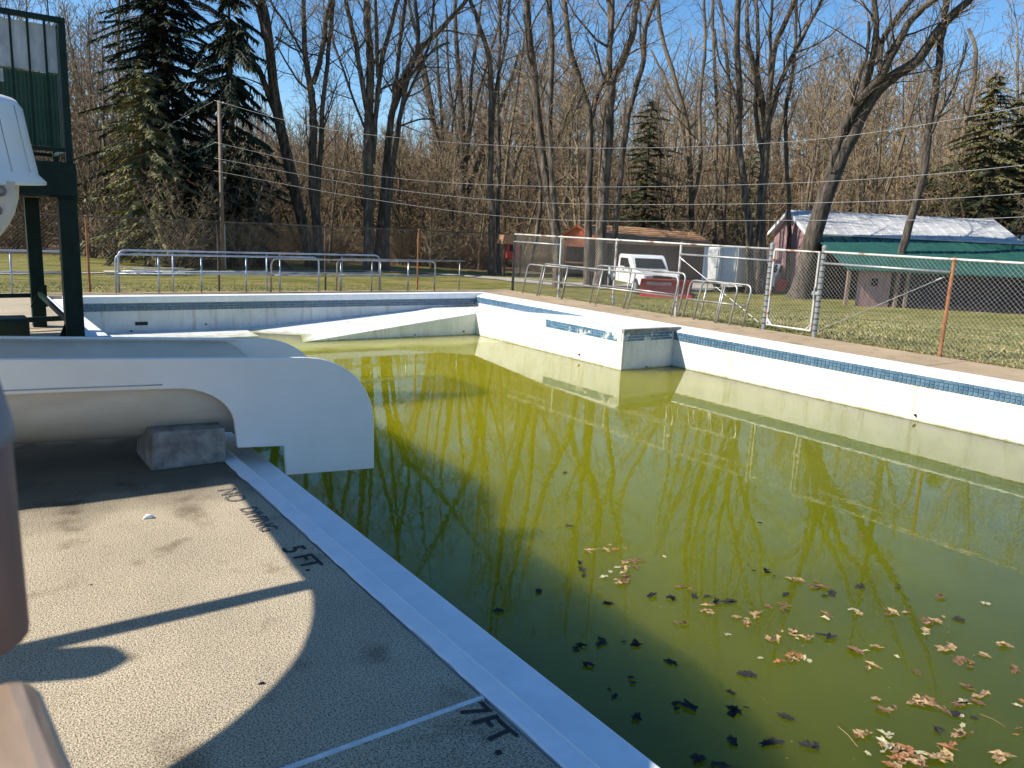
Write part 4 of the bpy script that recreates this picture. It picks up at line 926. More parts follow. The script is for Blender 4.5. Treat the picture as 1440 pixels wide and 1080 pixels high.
def hero(base, stems, label, dens=1.0, bark='bark', D=None, maxlv=4, group=None, ext=7.0, cat='tree'):
    """stems: list of (points in the photograph, width at start px, width at end px); all in one upright slice of space, wobbling in depth"""
    rn = random.Random(int(base[0]*7+base[1]))
    g, d0 = on_ground(*base) if D is None else (at_d(*base, D), D)
    b = np.array([g[0], g[1], float(gz(g[0], g[1]))])
    root = empty('bare_tree', tuple(b), 0, label, cat, group or 'bare grey trees standing on the lawn')
    tk, tg = MB(), MB(); first = True
    for pts, w0, w1 in stems:
        off = rn.uniform(-1, 1)*(0 if first else 1.6)
        P = []
        for i, (x, y) in enumerate(pts):
            t = i/max(1, len(pts)-1); P.append(at_d(x, y, d0+off*t*(1 if not first else .3)+rn.gauss(0, .12)*t)-b)
        if first: P[0] = np.array([0, 0, -.15])
        P = smooth_poly(P, 4); L = np.linalg.norm(np.diff(P, axis=0), axis=1).sum()
        px2m = d0/FPX*.5*.88; r0 = w0*px2m; r1 = w1*px2m
        n0 = len(P)
        R = np.linspace(r0, r1, n0)
        if first: R[0] *= 1.45; R[1] *= 1.12
        leaves_frame = pts[-1][1] <= 12
        if leaves_frame and ext:
            d_ = P[-1]-P[-3]; d_ /= np.linalg.norm(d_); E = wander(P[-1], d_*np.array([.8, .8, 1]), ext*rn.uniform(.8, 1.2), 6, .07, .08, rn)[1:]
            P = np.vstack([P, E]); R = np.concatenate([R, np.linspace(r1*.9, r1*.2, 6)])
        P[1:-1] += np.array([[rn.gauss(0, .02), rn.gauss(0, .02), 0] for _ in range(len(P)-2)])
        tk.tube(P, R, 10 if r0 > .12 else 7, caps=False)
        # side branches
        seg = np.linalg.norm(np.diff(P, axis=0), axis=1); cum = np.concatenate([[0], np.cumsum(seg)]); tot = cum[-1]
        az = rn.random()*6.28; s = tot*(.40 if first else .12)
        while s < tot*.985:
            j = int(np.searchsorted(cum, s)-1); j = max(0, min(j, len(P)-2)); f_ = (s-cum[j])/max(seg[j], 1e-6)
            pp_ = P[j]+(P[j+1]-P[j])*f_; tt = P[j+1]-P[j]; tt /= np.linalg.norm(tt); rr_ = R[j]+(R[j+1]-R[j])*f_
            az += 2.4+rn.gauss(0, .5); t = s/tot
            Lb = (rn.uniform(1.2, 3.8))*(1.25-.6*t)*(.6 if d0 < 30 else 1)
            if pp_[2] > 1.5: grow(tk, tg, pp_, side_dir(tt, rad(rn.uniform(28, 60)), az), Lb, min(rr_*.5, max(.02, .014*Lb*rn.uniform(.7, 1.3))), 1, maxlv-1, rn, dens)
            s += rn.uniform(.45, 1.0)/dens
        first = False
    o = tk.build('trunk', M[bark], root, smooth_=True); t2 = tg.build('crown_twigs', M['twig'], root, kind='stuff')
    return root
HS = [
 ((438,375), [([(438,375),(427,322),(404,222),(391,160),(385,120),(378,50),(367,0)],17,12), ([(396,182),(384,150),(362,95),(344,80),(330,45),(300,15),(272,2)],9,6), ([(389,130),(382,92),(372,55),(364,20),(356,2)],6,4), ([(387,52),(420,72),(450,78)],3,2)], 'leaning bare tree left of centre whose trunk tilts left beside the spruces'),
 ((451,378), [([(451,378),(444,300),(440,249),(440,169),(438,130),(431,95),(428,50),(427,0)],15,6), ([(440,118),(450,88),(455,58),(460,20),(467,0)],8,6), ([(446,290),(452,200),(453,155),(460,89),(466,40),(468,6)],8,5), ([(434,90),(424,72),(405,40),(384,8)],4,3), ([(440,132),(415,108),(388,62)],4,2)], 'upright bare tree with narrow trunk just right of the left-leaning one', 'barkd'),
 ((520,380), [([(520,380),(518,300),(518,210),(519,155),(521,89),(516,40),(515,0)],17,9), ([(518,168),(507,102),(500,60),(490,20),(486,0)],8,6), ([(524,230),(530,150),(536,90),(546,50),(560,0)],8,6), ([(532,110),(530,60),(528,0)],6,5), ([(513,180),(497,140),(470,60),(462,10)],4,3)], 'pale thick trunk at the left of the three-trunk clump'),
 ((531,379), [([(531,379),(538,290),(545,215),(553,150),(573,100),(590,70),(615,45),(650,8)],13,6), ([(552,160),(575,112),(610,70),(632,60)],5,3), ([(548,190),(556,120),(562,60),(570,5)],7,5)], 'forking bare tree in the middle of the three-trunk clump'),
 ((543,381), [([(543,381),(545,310),(551,240),(562,170),(573,111),(588,62),(584,0)],10,5), ([(560,178),(590,168),(612,168)],3,2), ([(566,150),(585,110),(604,60),(610,8)],5,4)], 'dark bare tree at the right of the three-trunk clump', 'barkd'),
 ((631,360), [([(631,360),(632,310),(626,250),(612,190),(604,130),(595,89),(582,35),(575,4)],12,4), ([(628,262),(610,170),(592,100),(575,60)],5,3), ([(630,280),(622,180),(616,90),(612,20)],5,3)], 'bare tree with a fan of stems curving left at the wood edge'),
 ((645,365), [([(645,365),(649,310),(650,249),(650,178),(645,100),(640,30),(641,0)],13,5), ([(649,300),(667,245),(682,200),(698,165),(715,120),(732,70)],9,4), ([(650,280),(661,180),(663,110),(672,50),(676,5)],6,4), ([(650,250),(640,170),(630,90),(628,20)],5,3), ([(652,240),(668,150),(684,90),(700,40),(706,5)],5,3)], 'fan-shaped bare tree with many upright stems at the wood edge'),
 ((691,387), [([(691,387),(692,311),(690,230),(691,133),(687,80),(672,30),(661,0)],11,6), ([(691,180),(700,110),(712,60),(716,4)],5,4)], 'straight slim bare tree just left of the fence corner post'),
 ((702,384), [([(702,384),(700,320),(702,222),(700,140),(703,60),(702,0)],7,5)], 'slim dark bare tree just right of the fence corner post'),
 ((741,381), [([(741,381),(756,320),(760,262),(748,190),(749,120),(738,60)],8,3)], 'short leaning bare tree left of the twin-trunk tree'),
 ((784,404), [([(784,404),(781,330),(768,255),(758,180),(751,110),(744,50),(740,0)],15,10), ([(783,350),(784,320),(778,267),(773,178),(776,89),(773,0)],11,8), ([(778,215),(790,185),(806,160),(820,130)],5,3), ([(752,120),(742,70),(737,20)],4,3)], 'twin-trunk bare tree left of the orange shed'),
 ((827,402), [([(827,402),(827,311),(829,213),(829,164),(816,118),(801,67),(793,0)],13,8), ([(829,170),(842,129),(854,98),(858,40),(856,0)],8,7)], 'forking bare tree close left of the thickest double trunk'),
 ((843,404), [([(843,404),(847,300),(855,200),(860,118),(874,88),(890,45),(894,0)],19,8), ([(859,130),(857,80),(860,30),(861,0)],9,8), ([(858,122),(846,100),(836,60)],5,3)], 'thick bare tree in front of the pavilion left of the truck'),
 ((862,392), [([(862,392),(864,333),(868,289),(878,200),(891,133),(905,85),(907,40),(922,0)],10,7), ([(904,90),(901,50),(899,4)],4,3)], 'slender bare tree curving right behind the thickest trunk'),
 ((1056,413), [([(1056,413),(1052,311),(1043,235),(1039,190),(1040,133),(1036,67),(1038,0)],12,8), ([(1039,160),(1028,115),(1012,85),(1005,40)],3,2)], 'pale blotched bare tree with one straight trunk left of the gate'),
 ((1069,412), [([(1069,412),(1070,330),(1070,289),(1078,187),(1072,147),(1062,100),(1052,60),(1050,10)],17,5), ([(1077,195),(1082,133),(1090,67),(1112,15),(1118,0)],9,6), ([(1080,180),(1100,110),(1127,55),(1155,2)],7,5), ([(1074,230),(1062,150),(1066,80),(1064,5)],7,5), ([(1082,130),(1083,60),(1086,5)],5,4)], 'stout bare tree with many forks just left of the barn gable'),
 ((1107,412), [([(1107,412),(1109,330),(1109,267),(1104,169),(1112,120),(1119,60),(1120,10)],7,4)], 'very thin pale tree in front of the barn gable'),
 ((1122,419), [([(1122,419),(1144,333),(1171,249),(1198,190),(1222,142),(1251,111),(1291,84),(1322,40),(1362,0)],27,9), ([(1146,325),(1168,240),(1186,180),(1211,138),(1238,107),(1257,72),(1284,25),(1313,0)],15,8), ([(1212,135),(1225,90),(1232,50),(1229,0)],10,7), ([(1238,100),(1240,60),(1265,20),(1282,0)],8,7), ([(1190,172),(1203,120),(1218,80),(1222,30)],6,4)], 'large dark tree leaning right across the barn with heavy spreading limbs', 'barkd'),
 ((1262,428), [([(1262,428),(1266,370),(1274,330),(1296,258),(1307,178),(1318,111),(1326,44),(1331,0)],12,8), ([(1302,205),(1322,160),(1345,110),(1360,60)],4,3)], 'single leaning tree in front of the green lean-to roof', 'barkd'),
]
for h_ in HS: hero(*h_[:3], dens=1.3, bark=h_[3] if len(h_) > 3 else 'bark')
MIDS = [(972,385,58,[([(972,385),(973,307),(971,249),(967,178),(949,111),(931,50),(925,0)],9,5),([(972,290),(985,230),(984,150),(992,60),(990,0)],6,4),([(970,240),(955,170),(940,120),(915,70)],5,3)],'dark many-stemmed tree rising behind the right end of the pavilion'),
 (1004,385,60,[([(1004,385),(1005,311),(1007,240),(1007,133),(1003,60),(1002,0)],7,4)],'slim tree behind the trailer'),
 (1020,385,60,[([(1020,385),(1018,311),(1022,240),(1026,133),(1020,60),(1012,0)],7,4)],'slim tree behind the trailer, second from the pavilion'),
 (119,350,52,[([(128,350),(130,318),(122,280),(110,240),(105,200)],8,3),([(126,300),(138,250),(140,190)],4,2)],'pale crooked dead tree right of the green tower'),
 (1345,385,62,[([(1345,385),(1350,260),(1356,180),(1370,110),(1372,70),(1362,40)],7,4)],'knobbly tree with a broken top far right'),]
for x, y, D_, stems, lab in MIDS: hero((x, y), stems, lab, D=D_, bark='farbark', group='bare trees at the edge of the wood', dens=.9, ext=4)

# woodland trees: a few kinds, copied through the wood
def wood_tree(seed, Ht, lean=.05, low=.25, nst=1, dens=1.0, maxlv=3):
    rn = random.Random(seed); tk, tg = MB(), MB()
    for k in range(nst):
        d = np.array([rn.gauss(0, lean+.08*k), rn.gauss(0, lean+.08*k), 1.0]); P = wander(np.array([0, 0, -.3]), d, Ht*(1-.12*k), 9, .045, .03, rn)
        r0 = Ht*.011*rn.uniform(.8, 1.15)*(1-.15*k); R = np.linspace(r0, .02, len(P)); R[0] *= 1.3; tk.tube(P, R, 6, caps=False)
        s = low*len(P); az = rn.random()*6
        while s < len(P)-1.15:
            j = int(s); f_ = s-j; pp_ = P[j]+(P[j+1]-P[j])*f_; tt = P[j+1]-P[j]; tt /= np.linalg.norm(tt); az += 2.4; t = s/len(P)
            grow(tk, tg, pp_, side_dir(tt, rad(rn.uniform(25, 55)), az), Ht*rn.uniform(.13, .27)*(1.2-t*.75), max(.02, R[j]*.42), 1, 4, rn, .72*dens, rmin=.012)
            s += rn.uniform(.15, .34)/dens
    return tk.mesh('woodland_trunk'), tg.mesh('woodland_twigs')
kinds = [wood_tree(100+i, h, l, lo, ns, de) for i, (h, l, lo, ns, de) in enumerate([(17, .05, .3, 1, 1), (19, .06, .35, 1, 1), (15, .08, .2, 2, .8), (18, .04, .4, 1, 1.1), (13, .1, .15, 2, .8), (20, .05, .45, 1, .9), (11, .12, .1, 2, .8)])]
for a_, b__ in kinds: a_.materials.append(M['farbark']); b__.materials.append(M['twig'])
nplaced = 0; rw = random.Random(21); spots = []
tries = 0
while nplaced < 285 and tries < 20000:
    tries += 1
    az = rw.uniform(rad(-4), rad(74)); d = 54+66*rw.random()**1.15
    x, y = d*math.sin(az), d*math.cos(az)
    if any((x-a)**2+(y-b)**2 < 3.2**2 for a, b in spots): continue
    sky_gap = rad(11) < az < rad(30)          # the wood is lower left of centre
    k = rw.choice([2, 4, 6, 6, 4, 2, 0] if sky_gap else [0, 1, 2, 3, 3, 4, 5, 6, 1])
    if not sky_gap and d < 62: k = rw.choice([2, 4, 6, 6])
    spots.append((x, y)); s = rw.uniform(.85, 1.2)*(.74 if sky_gap else 1)
    r = empty('woodland_tree', (x, y, float(gz(x, y))), rw.random()*6.28, 'bare brown-grey tree, one of many alike in the dense wood behind the lawn', 'tree', 'bare trees filling the wood behind the lawn')
    r.scale = (s, s, s*rw.uniform(.9, 1.1)); r.rotation_euler = (rw.gauss(0, .04), rw.gauss(0, .04), rw.random()*6.28)
    inst('trunk', kinds[k][0], None, r); inst('crown_twigs', kinds[k][1], None, r)['kind'] = 'stuff'; nplaced += 1
lowk = [wood_tree(400+i, 7.5+i, .12, .06, 3, .85) for i in range(3)]
for a_, b__ in lowk: a_.materials.append(M['farbark']); b__.materials.append(M['twig'])
for i in range(95):
    az = rw.uniform(rad(1), rad(72)); d = rw.uniform(53, 68); x, y = d*math.sin(az), d*math.cos(az)
    if rad(30) < az < rad(60) and d < 60: continue
    r = empty('thicket_tree', (x, y, float(gz(x, y))), 0, 'low many-stemmed twiggy tree at the foot of the wood', 'tree', 'low twiggy trees along the foot of the wood')
    s = rw.uniform(.6, 1.1); r.scale = (s*1.2, s*1.2, s); r.rotation_euler = (0, 0, rw.random()*6.28); k = rw.randrange(3)
    inst('trunk', lowk[k][0], None, r); inst('crown_twigs', lowk[k][1], None, r)['kind'] = 'stuff'
for i, (x_, D_, s) in enumerate([(268, 43, .85), (300, 45, .95), (345, 44, .8), (160, 47, 1.0), (130, 50, 1.1), (245, 41, .6)]):
    p = at_d(x_, 340, D_); r = empty('thicket_tree', (p[0], p[1], float(gz(p[0], p[1]))), i, ['rounded twiggy thorn bush left of the utility pole', 'tall twiggy bush right at the utility pole', 'twiggy bush in front of the right spruce', 'twiggy grey bush left of the yellow-green evergreen', 'tall twiggy bush right beside the green tower', 'lowest twiggy bush in front of the left spruce'][i], 'bush', 'twiggy bushes before the spruces')
    r.scale = (s, s, s*.85); inst('trunk', lowk[i % 3][0], None, r); inst('crown_twigs', lowk[i % 3][1], None, r)['kind'] = 'stuff'
# the far wood on the slope: one mass
q = MB(); rf2 = random.Random(8); fk = []
for i in range(5):
    rn = random.Random(300+i); t_ = MB(); P = wander(np.array([0, 0, -.3]), np.array([0, 0, 1.0]), 15, 6, .05, .03, rn); t_.tube(P, np.linspace(.2, .03, 7), 4, caps=False)
    for j in range(22):
        s = 1.3+4.4*j/22; a_ = int(s); p_ = P[a_]+(P[a_+1]-P[a_])*(s-a_); grow(t_, t_, p_, side_dir(np.array([0, 0, 1.0]), rad(rn.uniform(25, 60)), j*2.4), rn.uniform(2, 4.2), .05, 2, 3, rn, .55, rmin=.018)
    fk.append((np.concatenate(t_.v), t_.f))
gm = bpy.data.meshes.new('far_wood'); Vs, Fs = [], []; base_n = 0; cnt = 0
far_v, far_i, far_l = [], [], []
while cnt < 480:
    az = rf2.uniform(rad(-8), rad(80)); d = rf2.uniform(112, 185); x, y = d*math.sin(az), d*math.cos(az)
    v, f = fk[rf2.randrange(5)]; a = rf2.random()*6.28; s = (rf2.uniform(.6, .9) if rad(9) < az < rad(31) else rf2.uniform(1.0, 1.55)); c_, s_ = math.cos(a), math.sin(a)
    vv = v*s; vv = np.stack([vv[:, 0]*c_-vv[:, 1]*s_+x, vv[:, 0]*s_+vv[:, 1]*c_+y, vv[:, 2]+float(gz(x, y))], 1)
    far_v.append(vv); far_i.append(np.array(f, dtype=np.int32)+base_n) ; base_n += len(vv); cnt += 1
V = np.concatenate(far_v); Fq = np.concatenate(far_i)
gm.vertices.add(len(V)); gm.vertices.foreach_set('co', V.ravel().astype(np.float32)); gm.loops.add(Fq.size); gm.loops.foreach_set('vertex_index', Fq.ravel())
gm.polygons.add(len(Fq)); gm.polygons.foreach_set('loop_start', np.arange(0, Fq.size, 4, dtype=np.int32)); gm.polygons.foreach_set('loop_total', np.full(len(Fq), 4, dtype=np.int32)); gm.update(); gm.validate()
gm.materials.append(M['twig']); o = bpy.data.objects.new('far_wood', gm); col.objects.link(o); tag(o, 'hazy brown mass of bare trees on the slope behind the wood', 'wood', kind='stuff')

# undergrowth along the wood's edge
q = MB(); ru = random.Random(4); bush = []
for i in range(4):
    t_ = MB(); rn = random.Random(60+i)
    for j in range(16):
        a = rn.random()*6.28; grow(t_, t_, np.array([.15*math.cos(a), .15*math.sin(a), -.1]), np.array([math.cos(a)*.7, math.sin(a)*.7, 1.0]), rn.uniform(1.2, 2.6), .02, 3, 4, rn, .9, rmin=.008)
    bush.append((np.concatenate(t_.v), np.array(t_.f)))
UV, UF = [], []; bn_ = 0
for i in range(1150):
    az = ru.uniform(rad(-3), rad(74)); d = 56+ru.random()**1.3*38 if i < 520 else ru.uniform(98, 168); x, y = d*math.sin(az), d*math.cos(az); v, f = bush[ru.randrange(4)]; a = ru.random()*6.28; s = ru.uniform(.6, 1.7) if d < 95 else ru.uniform(2.2, 4.2); c_, s_ = math.cos(a), math.sin(a)
    vv = v*s; vv = np.stack([vv[:, 0]*c_-vv[:, 1]*s_+x, vv[:, 0]*s_+vv[:, 1]*c_+y, vv[:, 2]+float(gz(x, y))], 1); UV.append(vv); UF.append(f+bn_); bn_ += len(vv)
q = MB(); q.v = UV; q.n = bn_; q.f = np.concatenate(UF).tolist(); o = q.build('undergrowth', M['twig']); tag(o, 'tangled brown brush along the foot of the wood', 'brush', kind='stuff')

# ------------------------------------------------------------------ conifers
def conifer(px, D, top_y, half, label, m='needle', dens=1.0, droop=.25, base_frac=.06, seed=1, shape=.8, ragged=.2, gap=0.0, cat='spruce tree', qs=1.0):
    rn = random.Random(seed); p = at_d(px, 300, D); g = float(gz(p[0], p[1])); topz = at_d(px, top_y, D)[2]
    Ht = topz-g; Rm = half*D/FPX
    root = empty('evergreen_tree', (p[0], p[1], g), 0, label, cat, 'evergreens behind the lawn')
    tk = MB(); tk.tube([(0, 0, -.2), (0, 0, Ht*.5), (0, 0, Ht*.98)], [Ht*.016, Ht*.010, .02], 8, caps=False)
    V, F = [], []; nb = int(Ht*11*dens)
    for i in range(nb):
        t = (i+rn.random())/nb; z = Ht*(base_frac+(1-base_frac)*t)
        if gap and math.sin(z*2.3+seed)*.5+.5 < gap*rn.random(): continue
        prof = (1-t)**shape*(1-.25*math.exp(-t*8)); R_ = Rm*prof*(1+rn.gauss(0, ragged))+.15; dr_ = droop*rn.uniform(.4, 1.6)
        az = i*2.399+rn.gauss(0, .2); ca, sa = math.cos(az), math.sin(az)
        tip = np.array([ca*R_, sa*R_, z-R_*dr_+rn.gauss(0, .15)]); a = np.array([0, 0, z]); mid = (a+tip)/2+np.array([0, 0, R_*.10])
        tk.tube([a, mid, tip], [.03, .02, .008], 3, caps=False)
        nl = max(10, int(R_*52*dens**.3))
        for k in range(nl):
            s = (k+rn.random())/nl; s = .12+.88*s; c = (1-s)**2*a+2*s*(1-s)*mid+s*s*tip
            sd = rn.choice((-1, 1)); l = qs*(.22+.42*rn.random())*(.5+.8*(1-s))*min(1, .4+R_*.4); ang = az+sd*rn.uniform(.4, 1.25); w_ = qs*(.04+.06*rn.random())
            dx, dy, dz = math.cos(ang)*l, math.sin(ang)*l, -l*rn.uniform(.1, .9)*droop*3
            nx, ny_ = -math.sin(ang)*w_, math.cos(ang)*w_; n = len(V)
            V += [(c[0]-nx, c[1]-ny_, c[2]), (c[0]+nx, c[1]+ny_, c[2]+.02), (c[0]+dx, c[1]+dy, c[2]+dz)]; F.append((n, n+1, n+2))
    tk.build('trunk', M['barkd'], root); q = MB(); q.add(V, F); q.build('crown', M[m], root)
conifer(238, 50, -200, 92, 'tall dark spruce, left one of the pair behind the utility pole', seed=3, dens=1.6, shape=.55, ragged=.28, droop=.32)
conifer(328, 47, -75, 68, 'dark drooping spruce, right one of the pair behind the utility pole', seed=5, dens=1.35, droop=.5, shape=.55, gap=.2, ragged=.3)
conifer(205, 45, 85, 62, 'yellow-green shaggy evergreen in front of the left spruce', m='needle_y', seed=8, dens=1.2, ragged=.35, qs=.8, shape=.5, droop=.35, cat='evergreen tree')
conifer(905, 56, 140, 58, 'mid-green open pine behind the pavilion', m='needle_g', seed=9, dens=.9, shape=.5, droop=.15, ragged=.35, cat='pine tree')
conifer(1052, 64, 205, 40, 'dull green bushy evergreen behind the trailer', m='needle_y', seed=12, dens=.6, shape=.5, ragged=.3, cat='evergreen tree')
conifer(1372, 56, 105, 52, 'tall yellow-green pine behind the right end of the barn', m='needle_y', seed=14, dens=1.1, shape=.42, ragged=.4, cat='pine tree')
conifer(1335, 60, 225, 70, 'low spreading green pine just right of the leaning tree', m='needle_g', seed=16, dens=1.1, shape=.35, ragged=.4, cat='pine tree')
conifer(1440, 58, 120, 75, 'olive green pine cut by the right edge of the view', m='needle_g', seed=17, dens=1.1, shape=.4, ragged=.4, cat='pine tree')

conifer(1405, 62, 190, 70, 'broad yellow-green evergreen filling the gap between the two right pines', m='needle_y', seed=23, dens=1.0, shape=.35, ragged=.4, cat='evergreen tree')
# ------------------------------------------------------------------ grass tufts and leaf litter near the fence
V, F = [], []; rg = np.random.RandomState(3); cnt = 0
while cnt < 42000:
    az = rg.uniform(rad(-2), rad(76)); d = 13.6+22*rg.rand()**1.6; x, y = d*math.sin(az), d*math.cos(az)
    if x < XR+.02 and y < YF+.02: continue
    if x < XR+.35 and rg.rand() < .6: continue
    z = float(gz(x, y)); n = len(V); a = rg.rand()*6.28; h = (.015+.035*rg.rand()); w_ = .010+.010*rg.rand(); b1 = rg.randn()*.03; b2 = rg.randn()*.03
    V += [(x-w_*math.cos(a), y-w_*math.sin(a), z-.005), (x+w_*math.cos(a), y+w_*math.sin(a), z-.005), (x+b1, y+b2, z+h)]; F.append((n, n+1, n+2)); cnt += 1
M['grass'] = mat('short_grass_blades', (.11, .125, .028), (.38, .33, .14), scale=.6, rough=.8, island=.3)
q = MB(); q.add(V, F); o = q.build('grass_tufts', M['grass']); tag(o, 'short winter grass blades on the lawn behind the fences', 'grass', kind='stuff')
V, F = [], []
def leaf_bits(n_, fn, s0=.02, s1=.05):
    for i in range(n_):
        x, y = fn(); z = float(gz(x, y)) if not (x < XR and y < YF) else 0.0; n = len(V); a = rg.rand()*6.28; s = s0+(s1-s0)*rg.rand()
        for k in range(4): V.append((x+s*math.cos(a+k*1.57)*(1 if k % 2 else .6), y+s*math.sin(a+k*1.57)*(1 if k % 2 else .6), z+.006+.02*rg.rand()))
        F.append((n, n+1, n+2, n+3))
leaf_bits(2600, lambda: (rg.uniform(-4, 13.6), YF+.05+abs(rg.randn())*.28)); leaf_bits(1500, lambda: (XR+.02+abs(rg.randn())*.22, rg.uniform(2, 18.8)))
leaf_bits(3500, lambda: (rg.uniform(0, 60), rg.uniform(20, 60)), .03, .07)
q = MB(); q.add(V, F); o = q.build('leaf_litter', M['litter']); tag(o, 'brown fallen leaves gathered along the foot of the fences', 'leaf litter', kind='stuff')

# ------------------------------------------------------------------ leaves floating on the water
LC = {}
for nm, c1, c2 in (('tan', (.16, .085, .035), (.44, .31, .17)), ('brown', (.05, .026, .014), (.22, .13, .07)), ('pale', (.26, .23, .12), (.52, .47, .32)), ('dark', (.012, .014, .014), (.035, .032, .028)), ('red', (.16, .055, .022), (.38, .18, .085))):
    LC[nm] = mat(nm+'_leaf', c1, c2, scale=3.5, rough=.75, spec=.2, bump=.5, bscale=60, bdist=.004)
def leaf_mesh(seed, fold):
    rn = random.Random(seed); n = 22; V = [(0, 0, .004)]; lobes = 5
    for i in range(n):
        t = 2*math.pi*i/n; r = .5*(.58+.42*abs(math.cos(lobes*t/2+.2)))*(1+rn.gauss(0, .17)); V.append((r*math.cos(t)*1.15, r*math.sin(t)*.8, .02*rn.random()+fold*abs(math.sin(t))*.25))
    F = [(0, 1+i, 1+(i+1) % n) for i in range(n)]
    k = len(V); V += [(.5, -.01, .004), (.5, .015, .004), (.86, .05, .012)]; F.append((k, k+1, k+2))
    q = MB(); q.add(V, F); return q
lm = {c: [] for c in LC}
for c in LC:
    for i in range(4):
        me = leaf_mesh(i*7+len(c), .1+.2*(i % 3)).mesh('leaf'); me.materials.append(LC[c]); lm[c].append(me)
CL = [ # x, y, spread x, spread y, count, kinds
 (829,775,9,2,3,'tan'),(858,772,10,3,4,'tan red'),(900,790,18,5,5,'brown'),(934,783,2,2,1,'pale'),(872,802,10,6,6,'pale tan'),(850,812,3,2,1,'pale'),(874,816,6,4,4,'tan brown'),(820,800,8,8,3,'brown dark'),
 (918,838,2,1,1,'dark'),(943,843,10,2,3,'dark'),(980,841,8,3,3,'dark'),(953,828,10,4,3,'brown'),(992,858,10,4,5,'tan red'),(1020,848,14,4,4,'dark brown'),(1062,866,14,5,5,'tan'),(1048,880,6,5,3,'tan red'),(960,876,5,3,2,'brown pale'),
 (1050,797,8,3,2,'brown'),(1075,808,14,4,4,'dark brown'),(1110,818,18,4,6,'tan brown'),(1145,828,8,6,5,'dark brown'),(1106,838,3,2,2,'dark'),(1100,855,14,4,5,'brown dark'),(1168,835,5,3,3,'dark'),(1165,868,6,4,3,'pale brown'),
 (1210,826,14,4,3,'dark'),(1262,826,8,3,2,'dark'),(1200,858,10,4,4,'tan pale'),(1255,862,12,5,4,'tan brown'),(1300,876,18,5,7,'brown tan'),(1320,843,3,2,1,'brown'),(1350,870,9,3,2,'dark'),(1392,850,8,2,2,'pale tan'),
 (1085,895,12,4,4,'brown tan'),(1120,896,12,5,5,'tan'),(1110,925,20,6,8,'tan red'),(1070,926,3,2,1,'pale'),(1133,930,4,2,2,'pale'),(1165,895,6,2,2,'dark'),(1205,918,12,3,4,'brown pale'),(1235,908,6,2,1,'tan'),(1224,938,5,4,2,'tan'),(1262,925,3,2,1,'pale'),
 (1300,893,6,4,2,'pale'),(1330,912,8,4,3,'tan'),(1355,932,12,6,6,'tan brown'),(1380,921,6,4,3,'tan'),(1290,944,3,3,2,'brown'),(1362,968,8,3,3,'dark brown'),(1380,975,5,3,2,'red tan'),
 (1253,996,14,5,4,'brown tan'),(1285,990,12,4,4,'pale tan'),(1305,985,10,5,4,'tan brown'),(1326,998,8,5,3,'brown'),(1232,982,4,3,1,'tan'),(1360,988,16,4,5,'brown pale'),(1432,990,6,4,2,'red pale'),(1352,1012,7,4,2,'pale'),(1360,1010,12,3,2,'dark'),
 (1320,1025,5,3,2,'dark'),(1358,1033,14,4,5,'brown tan'),(1432,1028,7,5,3,'brown red'),(1215,1035,12,5,4,'tan brown'),(1245,1031,10,4,3,'pale'),(1240,1052,18,6,8,'tan pale'),(1275,1058,14,6,6,'tan red'),(1335,1048,8,4,3,'red'),(1328,1060,6,4,2,'tan'),(1290,1070,16,5,6,'brown tan'),(1262,1075,10,4,5,'red tan'),(1300,1061,4,2,1,'pale'),
 (970,992,16,5,4,'dark'),(1038,1000,12,6,5,'dark'),(1055,946,8,3,2,'dark'),(1025,976,3,3,1,'dark'),(1110,1012,6,4,2,'dark'),(1078,1042,9,5,3,'dark'),(1030,1042,8,4,2,'dark'),(1138,1054,9,5,3,'dark'),(888,958,5,4,2,'dark'),(895,905,10,5,4,'dark'),(848,905,7,3,2,'dark'),(830,935,8,4,2,'dark'),(855,850,3,2,1,'dark'),(812,910,8,5,3,'dark'),(940,932,3,2,1,'dark'),(860,980,5,5,2,'dark'),(980,1066,5,4,2,'dark'),(1005,1078,5,3,1,'dark'),(893,1015,6,4,2,'dark'),(700,860,4,3,1,'dark'),(760,830,5,3,1,'dark'),(1070,735,2,1,1,'dark'),(1205,750,8,3,2,'brown'),(795,665,2,1,1,'dark'),(800,740,2,1,1,'dark'),(1120,900,2,2,1,'pale'),(1020,893,2,2,1,'pale'),(1410,905,6,4,2,'tan'),(1425,940,5,4,2,'brown'),(1400,1065,8,4,3,'brown tan'),
]
rl = random.Random(77)
LBL = {'tan': 'tan curled leaf floating in the sunlit drift of leaves on the green water', 'brown': 'wet brown leaf floating in the loose drift of leaves on the water', 'pale': 'small pale cream leaf floating bright among the brown ones on the water', 'dark': 'nearly black soaked leaf floating on the darker water nearer the slide wall', 'red': 'reddish brown leaf floating in the drift at the lower right of the pool'}
used = []
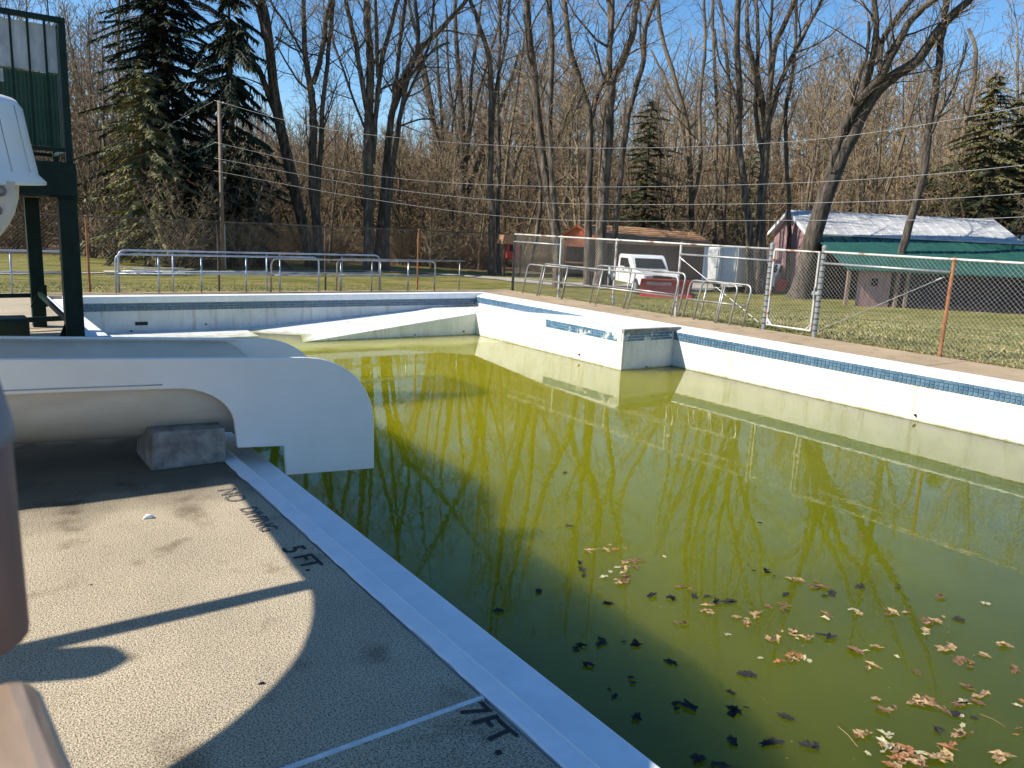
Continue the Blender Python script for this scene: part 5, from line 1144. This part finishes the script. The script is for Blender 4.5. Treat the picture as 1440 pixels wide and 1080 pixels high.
for (x, y, sx, sy, n, kd) in CL:
    kd = kd.split()
    for i in range(n):
        c = rl.choice(kd)
        for _ in range(6):
            X_, Y_ = x+rl.gauss(0, sx*.75), y+rl.gauss(0, sy*.8); p = at_z(X_, Y_, WZ)
            if p[0] > PX0+.1: break
        s = rl.uniform(.035, .105)*(.7 if c == 'pale' else 1)
        o = inst('floating_leaf', rl.choice(lm[c]), None, None, (p[0], p[1], WZ+.003+rl.random()*.004), (rl.gauss(0, .06), rl.gauss(0, .06), rl.random()*6.28), (s, s*rl.uniform(.55, 1.0), s*rl.uniform(.6, 1.8)))
        where = 'at the far left end of the drift' if x < 950 and y < 880 else 'in the dense raft at the bottom right' if x > 1180 and y > 960 else 'near the right edge of the water' if x > 1280 else 'on the dark shaded water by the slide wall' if x < 1150 and y > 940 else 'in the middle of the leaf drift'
        sz = 'small' if s < .06 else 'large' if s > .092 else 'middling'
        nm_ = {'tan': 'tan curled', 'brown': 'wet brown', 'pale': 'pale cream', 'dark': 'soaked nearly black', 'red': 'reddish brown'}[c]
        tag(o, sz+' '+nm_+' leaf floating '+where, 'leaf', 'leaves floating on the green water')
for (a, b, lab) in (((1178, 1021), (1206, 1050), 'pale straw lying on the water beside the lowest leaf drift'), ((1378, 1004), (1414, 1022), 'pale straw pointing at the leaves near the right edge of the water')):
    A = at_z(*a, WZ+.008); B = at_z(*b, WZ+.012); q = MB(); q.tube([A, (A+B)/2+np.array([.004, 0, .006]), B], .0016, 5); o = q.build('floating_straw', LC['tan']); tag(o, lab, 'straw')
V, F = [], []; rs_ = np.random.RandomState(9)
for i in range(2600):
    y = rs_.uniform(1.2, 15.4); x = rs_.uniform(2.2, 11.4)
    if i % 3: x = 1.95+rs_.exponential(.9); x = min(x, 11.5) if i % 2 else 11.58-abs(rs_.randn())*.22
    if x > BX-.02 and y > BY-.05: continue
    r_ = rs_.uniform(.002, .008); a = rs_.rand()*6.28; n = len(V)
    V += [(x+r_*math.cos(a+k*2.1)*(1+.8*(k == 0)), y+r_*math.sin(a+k*2.1), WZ+.0025) for k in range(3)]; F.append((n, n+1, n+2))
q = MB(); q.add(V, F); o = q.build('water_specks', M['litter']); tag(o, 'fine specks of dirt and bud scales scattered on the still water', 'specks', kind='stuff')
# small debris on the deck
for i, (x, y, r_, lab, m_) in enumerate([(368, 962, .012, 'small dark stone on the sunlit deck inside the curved shadow', 'black'), (209, 729, .03, 'pale crumpled scrap lying on the sunlit deck', 'stripe'), (128, 823, .006, 'tiny black pebble on the sunlit deck near the left edge', 'black')]):
    p = at_z(x, y, 0); q = MB(); rn = random.Random(i); q.tube([(-r_, 0, .002), (-r_*.3, r_*.2, r_*.35), (r_*.5, -r_*.1, r_*.3), (r_, 0, .003)], [r_*.2, r_*.5, r_*.45, r_*.15], 7)
    o = q.build('deck_debris', M[m_], None, smooth_=True, loc=(p[0], p[1], .0)); tag(o, lab, 'debris')
